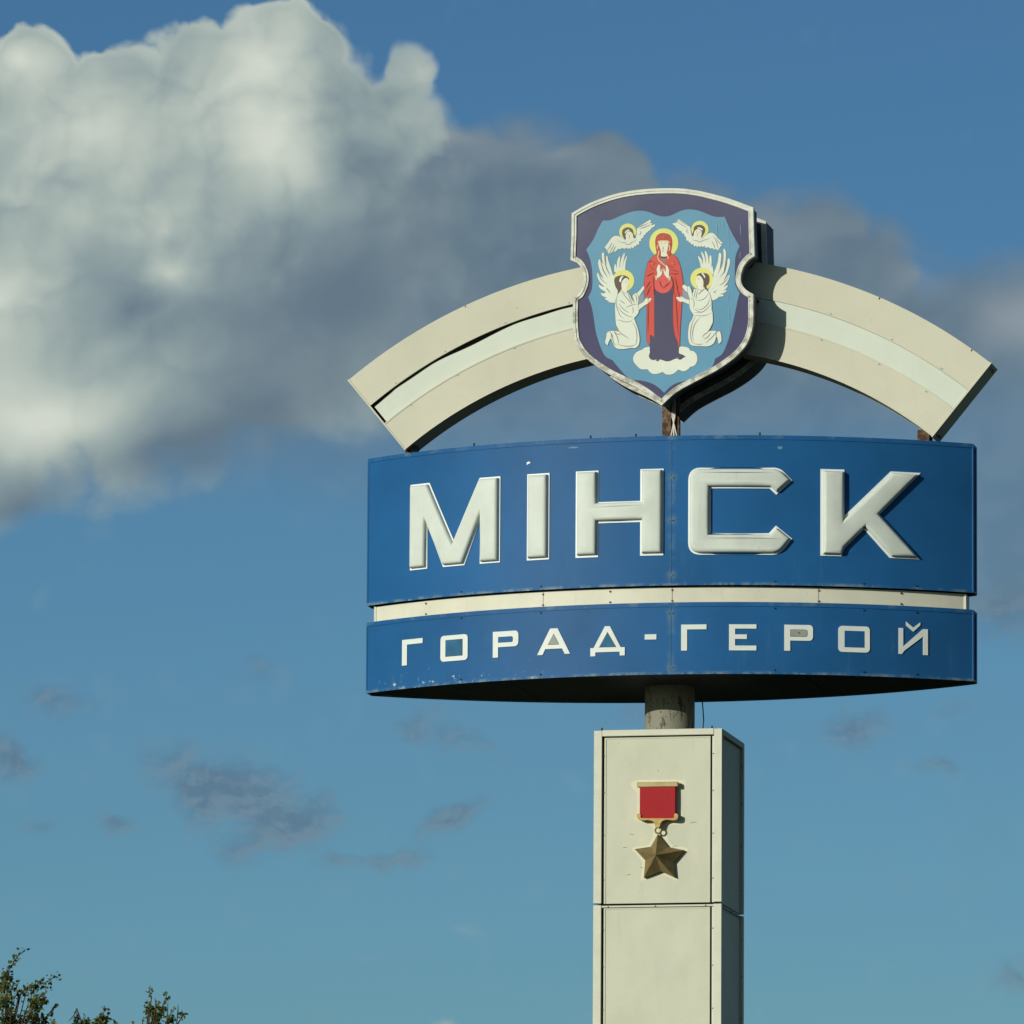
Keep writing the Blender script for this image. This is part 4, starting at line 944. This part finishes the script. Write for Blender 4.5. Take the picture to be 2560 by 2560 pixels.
# paler repainted patch left showing round the medal
mb = MB(); hal = [(442, 985), (470, 940), (660, 932), (862, 935), (890, 975), (850, 1020), (848, 1180), (880, 1250), (850, 1292), (745, 1300), (735, 1360), (760, 1450), (885, 1480), (895, 1510), (810, 1600), (822, 1745), (683, 1695), (560, 1738), (520, 1735), (535, 1595), (455, 1500), (470, 1475), (585, 1450), (625, 1350), (600, 1300), (500, 1270), (472, 1235), (492, 1180), (490, 1040)]
slab(mb, [p7(x, y, YP) for x, y in spline(hal, 3)], YP-.0006, YP-.0001)
mb.build('repainted_patch', mat('fresh_cream', (.60, .585, .43), .6, var=.05, vscale=9), med_o)
mb = MB()
for q in ([(430, 1368), (465, 1376)], [(775, 1475), (800, 1465), (818, 1468)], [(810, 1615), (815, 1645)], [(515, 1635), (540, 1642)], [(405, 1700), (440, 1692)], [(920, 1280), (970, 1270)], [(660, 850), (664, 866)], [(380, 1478), (410, 1476)]):
    mb.tube([(lambda t: (t[0], YP-.001, t[1]))(p7(x, y, YP)) for x, y in q], .0022, 5)
mb.build('scratches', mat('scratch_dark', (.16, .14, .10), .8, var=0), med_o)
#@@TREES
# ------------------------------------------------------------------ birch trees to the left of the sign
LEAFM = bpy.data.materials.new('birch_leaf'); LEAFM.use_nodes = True
q = G(LEAFM.node_tree); b = LEAFM.node_tree.nodes['Principled BSDF']; b.inputs['Roughness'].default_value = .5
oc = q.n('ShaderNodeTexCoord').outputs['Object']
nn_ = q.noise(oc, 4.5, 4, .7)
col = q.mix(q.rng(nn_, .35, .65), (.040, .072, .014, 1), (.13, .145, .032, 1))
col = q.mix(q.rng(q.noise(oc, 23, 2, .6), .56, .70, 0, .8), col, (.15, .095, .03, 1))
q.put(b.inputs['Base Color'], col)
tr = q.n('ShaderNodeBsdfTranslucent'); q.put(tr.inputs[0], col); mx = q.n('ShaderNodeMixShader'); mx.inputs[0].default_value = .25
q.put(mx.inputs[1], b.outputs[0]); q.put(mx.inputs[2], tr.outputs[0]); q.put(LEAFM.node_tree.nodes['Material Output'].inputs[0], mx.outputs[0])
TWIG = mat('birch_twig', (.07, .05, .035), .8, var=.3, vscale=9)
def bark_x(q, oc, col, b):
    mp = q.n('ShaderNodeMapping'); q.put(mp.inputs[0], oc); mp.inputs['Scale'].default_value = (1, 1, 5)
    return q.mix(q.rng(q.noise(mp.outputs[0], 3, 5, .7), .52, .60), (.46, .44, .40, 1), (.04, .035, .03, 1))
BARK = mat('birch_bark', (.4, .4, .38), .85, extra=bark_x)
def leaf(mb, p, rr, size):
    """one folded leaf of four faces hanging from p"""
    d = Vector((rr.gauss(0, .7), rr.gauss(0, .7), rr.uniform(-1.3, .5))).normalized()
    w = d.cross(Vector((rr.gauss(0, 1), rr.gauss(0, 1), rr.gauss(0, 1)))).normalized(); n_ = d.cross(w)
    L = size*rr.uniform(.75, 1.25); wd = L*.42
    k = len(mb.v)
    mb.v += [tuple(p), tuple(p+d*L*.35+w*wd+n_*L*.08), tuple(p+d*L), tuple(p+d*L*.35-w*wd+n_*L*.08), tuple(p+d*L*.45)]
    mb.f += [(k, k+1, k+4), (k+1, k+2, k+4), (k+2, k+3, k+4), (k+3, k, k+4)]; mb.mi += [0]*4
TCH = (0, 2300, 520/1932)
def tree(name_label, base_px, dist, tips, clumps, seed, height_px, spread, ncrown):
    rr = random.Random(seed); ncrown *= 3
    root = link(bpy.data.objects.new('birch_tree', None))
    top = at_depth(*height_px, dist); b0 = Vector((at_depth(*base_px, dist).x, at_depth(*base_px, dist).y, 0)); H = top.z
    root['label'] = name_label; root['category'] = 'tree'; root['group'] = 'birch trees beside the sign'
    root.location = b0
    def loc(v): return Vector(v)-b0
    tk = MB(); n = 9
    P = [Vector((math.sin(i*1.1+seed)*.05*i**.6, math.cos(i*.9+seed)*.05*i**.6, (H-.95)*i/n)) for i in range(n+1)]
    tk.tube(P, .13, 10, r1=.012); tk.build('trunk', BARK, root)
    lf = MB(); tw = MB()
    def on_trunk(z):
        z = max(.2, min(z, (H-1.0))); f = z/(H-.95)*n; i = min(int(f), n-1); return P[i].lerp(P[i+1], f-i)
    # limbs all round
    for j in range(22):
        z0 = H*(.28+.60*j/22); az_ = j*2.4+seed; q0 = on_trunk(z0); ln = spread*(1.15-.85*(z0/H))*rr.uniform(.8, 1.15)
        pts = [q0 + Vector((math.cos(az_)*ln*t, math.sin(az_)*ln*t, ln*(.75*t+.1*t*t))) + Vector((rr.gauss(0, .04), rr.gauss(0, .04), 0)) for t in (0, .25, .5, .75, 1)]
        # keep the filler crown below the shoots that the photograph shows
        pts = [Vector((p.x, p.y, min(p.z, H-.95-.02*j % .3))) for p in pts]
        lm = MB(); lm.tube(pts, .035*(1.2-z0/H)+.008, 6, r1=.005); lm.build('limb', TWIG, root)
        for k in range(int(ncrown/22)):
            t = rr.uniform(.25, 1)*4; i = min(int(t), 3); c = pts[i].lerp(pts[i+1], t-i)
            p = c + Vector((rr.gauss(0, .30), rr.gauss(0, .30), rr.gauss(-.15, .32)))
            if p.z < H-.85: leaf(lf, p, rr, .045 if p.z > H-1.6 else .085)
    # the upper shoots
    def tp(x, y, dz=0): return loc(at_depth(TCH[0]+x*TCH[2], TCH[1]+y*TCH[2], dist+dz))
    for tip, dens, wid in tips:
        dz = rr.uniform(-.5, .5)
        pts = [tp(x, y, dz) for x, y in tip]
        pts.append(pts[-1] + (on_trunk(pts[-1].z-.5)-pts[-1])*.6)
        tw.tube(pts, .0035, 5, r1=.009)
        for a_, c_ in zip(pts[:-2], pts[1:-1]):
            m_ = max(1, int((c_-a_).length*dens*1.7)) if dens else 0
            for k in range(m_):
                p = a_.lerp(c_, rr.random()) + Vector((rr.gauss(0, wid), rr.gauss(0, wid), rr.gauss(0, wid)))
                leaf(lf, p, rr, rr.uniform(.034, .046))
    for x, y, r, cnt in clumps:
        cnt = int(cnt*1.25)
        dz = rr.uniform(-.4, .4); c = tp(x, y, dz); r = r*TCH[2]*dist/FPX
        tw.tube([c, c.lerp(on_trunk(c.z-.4), .5)+Vector((0, 0, -.1)), on_trunk(c.z-.6)], .004, 5, r1=.01)
        for k in range(cnt):
            leaf(lf, c+Vector((rr.gauss(0, r*.55), rr.gauss(0, r*.55), rr.gauss(0, r*.6))), rr, rr.uniform(.034, .048))
    cr_ = lf.build('crown', LEAFM, root, fix=False); cr_['kind'] = 'stuff'
    t_ = tw.build('twigs', TWIG, root); t_['kind'] = 'stuff'
tree('leafy birch tree at the lower left edge, tallest of the three', (-30, 2900), 96, [
 ([(240, 272), (190, 310), (140, 370), (105, 430), (75, 480), (55, 540), (35, 620)], 75, .020),
 ([(520, 520), (465, 560), (420, 582), (350, 600), (290, 615), (240, 640), (190, 690)], 85, .028),
 ([(185, 552), (160, 600), (150, 640), (175, 690)], 60, .02), ([(410, 620), (435, 675), (385, 690), (400, 740), (330, 775)], 55, .028),
 ([(535, 780), (500, 812), (460, 862), (430, 900), (400, 945)], 50, .012), ([(60, 460), (70, 520), (80, 600), (60, 700)], 60, .03),
 ([(220, 690), (180, 660), (150, 700), (110, 740)], 60, .022)],
 [(60, 540, 45, 60), (30, 610, 60, 70), (60, 690, 60, 70), (20, 780, 70, 80), (100, 820, 50, 30), (320, 620, 40, 36), (325, 775, 62, 120), (400, 750, 30, 25), (290, 880, 60, 60), (330, 920, 50, 50), (120, 930, 60, 60), (30, 920, 60, 60), (200, 920, 50, 40), (410, 935, 30, 26), (250, 640, 30, 20), (490, 955, 28, 16)],
 11, (20, 2350), 1.9, 3300)
tree('thin birch tree just showing at the bottom, between the other two birches', (235, 2900), 92, [
 ([(705, 850), (715, 880), (700, 930), (720, 960)], 50, .018), ([(790, 880), (785, 930), (800, 960)], 40, .018), ([(963, 790), (985, 835), (955, 865), (965, 920)], 60, .018),
 ([(1055, 925), (1060, 960)], 30, .01), ([(640, 940), (690, 880), (712, 820)], 0, .01)],
 [(715, 925, 28, 20), (820, 950, 32, 28), (760, 955, 30, 20), (955, 920, 42, 60), (895, 935, 26, 18), (1080, 962, 16, 8), (970, 955, 40, 40)],
 5, (262, 2508), 1.5, 2200)
tree('slim birch tree at the lower left with a forked top, rightmost of the three', (395, 2900), 99, [
 ([(1397, 612), (1383, 665), (1408, 715), (1400, 770), (1395, 830)], 50, .016), ([(1552, 690), (1535, 735), (1512, 790), (1500, 850)], 55, .018), ([(1440, 725), (1445, 800), (1440, 860)], 30, .012),
 ([(1622, 822), (1592, 860), (1565, 910), (1545, 950)], 55, .018), ([(1655, 785), (1650, 870), (1640, 960)], 0, .01), ([(1560, 770), (1555, 860), (1550, 950)], 0, .01), ([(1385, 830), (1368, 900), (1365, 960)], 0, .01),
 ([(1325, 915), (1325, 960)], 30, .010), ([(1240, 945), (1235, 965)], 30, .01), ([(1690, 850), (1692, 900)], 30, .01)],
 [(1385, 810, 36, 40), (1420, 850, 40, 50), (1440, 920, 44, 60), (1510, 820, 26, 26), (1695, 885, 22, 16), (1590, 920, 36, 34), (1420, 955, 34, 34), (1460, 870, 30, 24)],
 8, (376, 2462), 1.5, 2200)
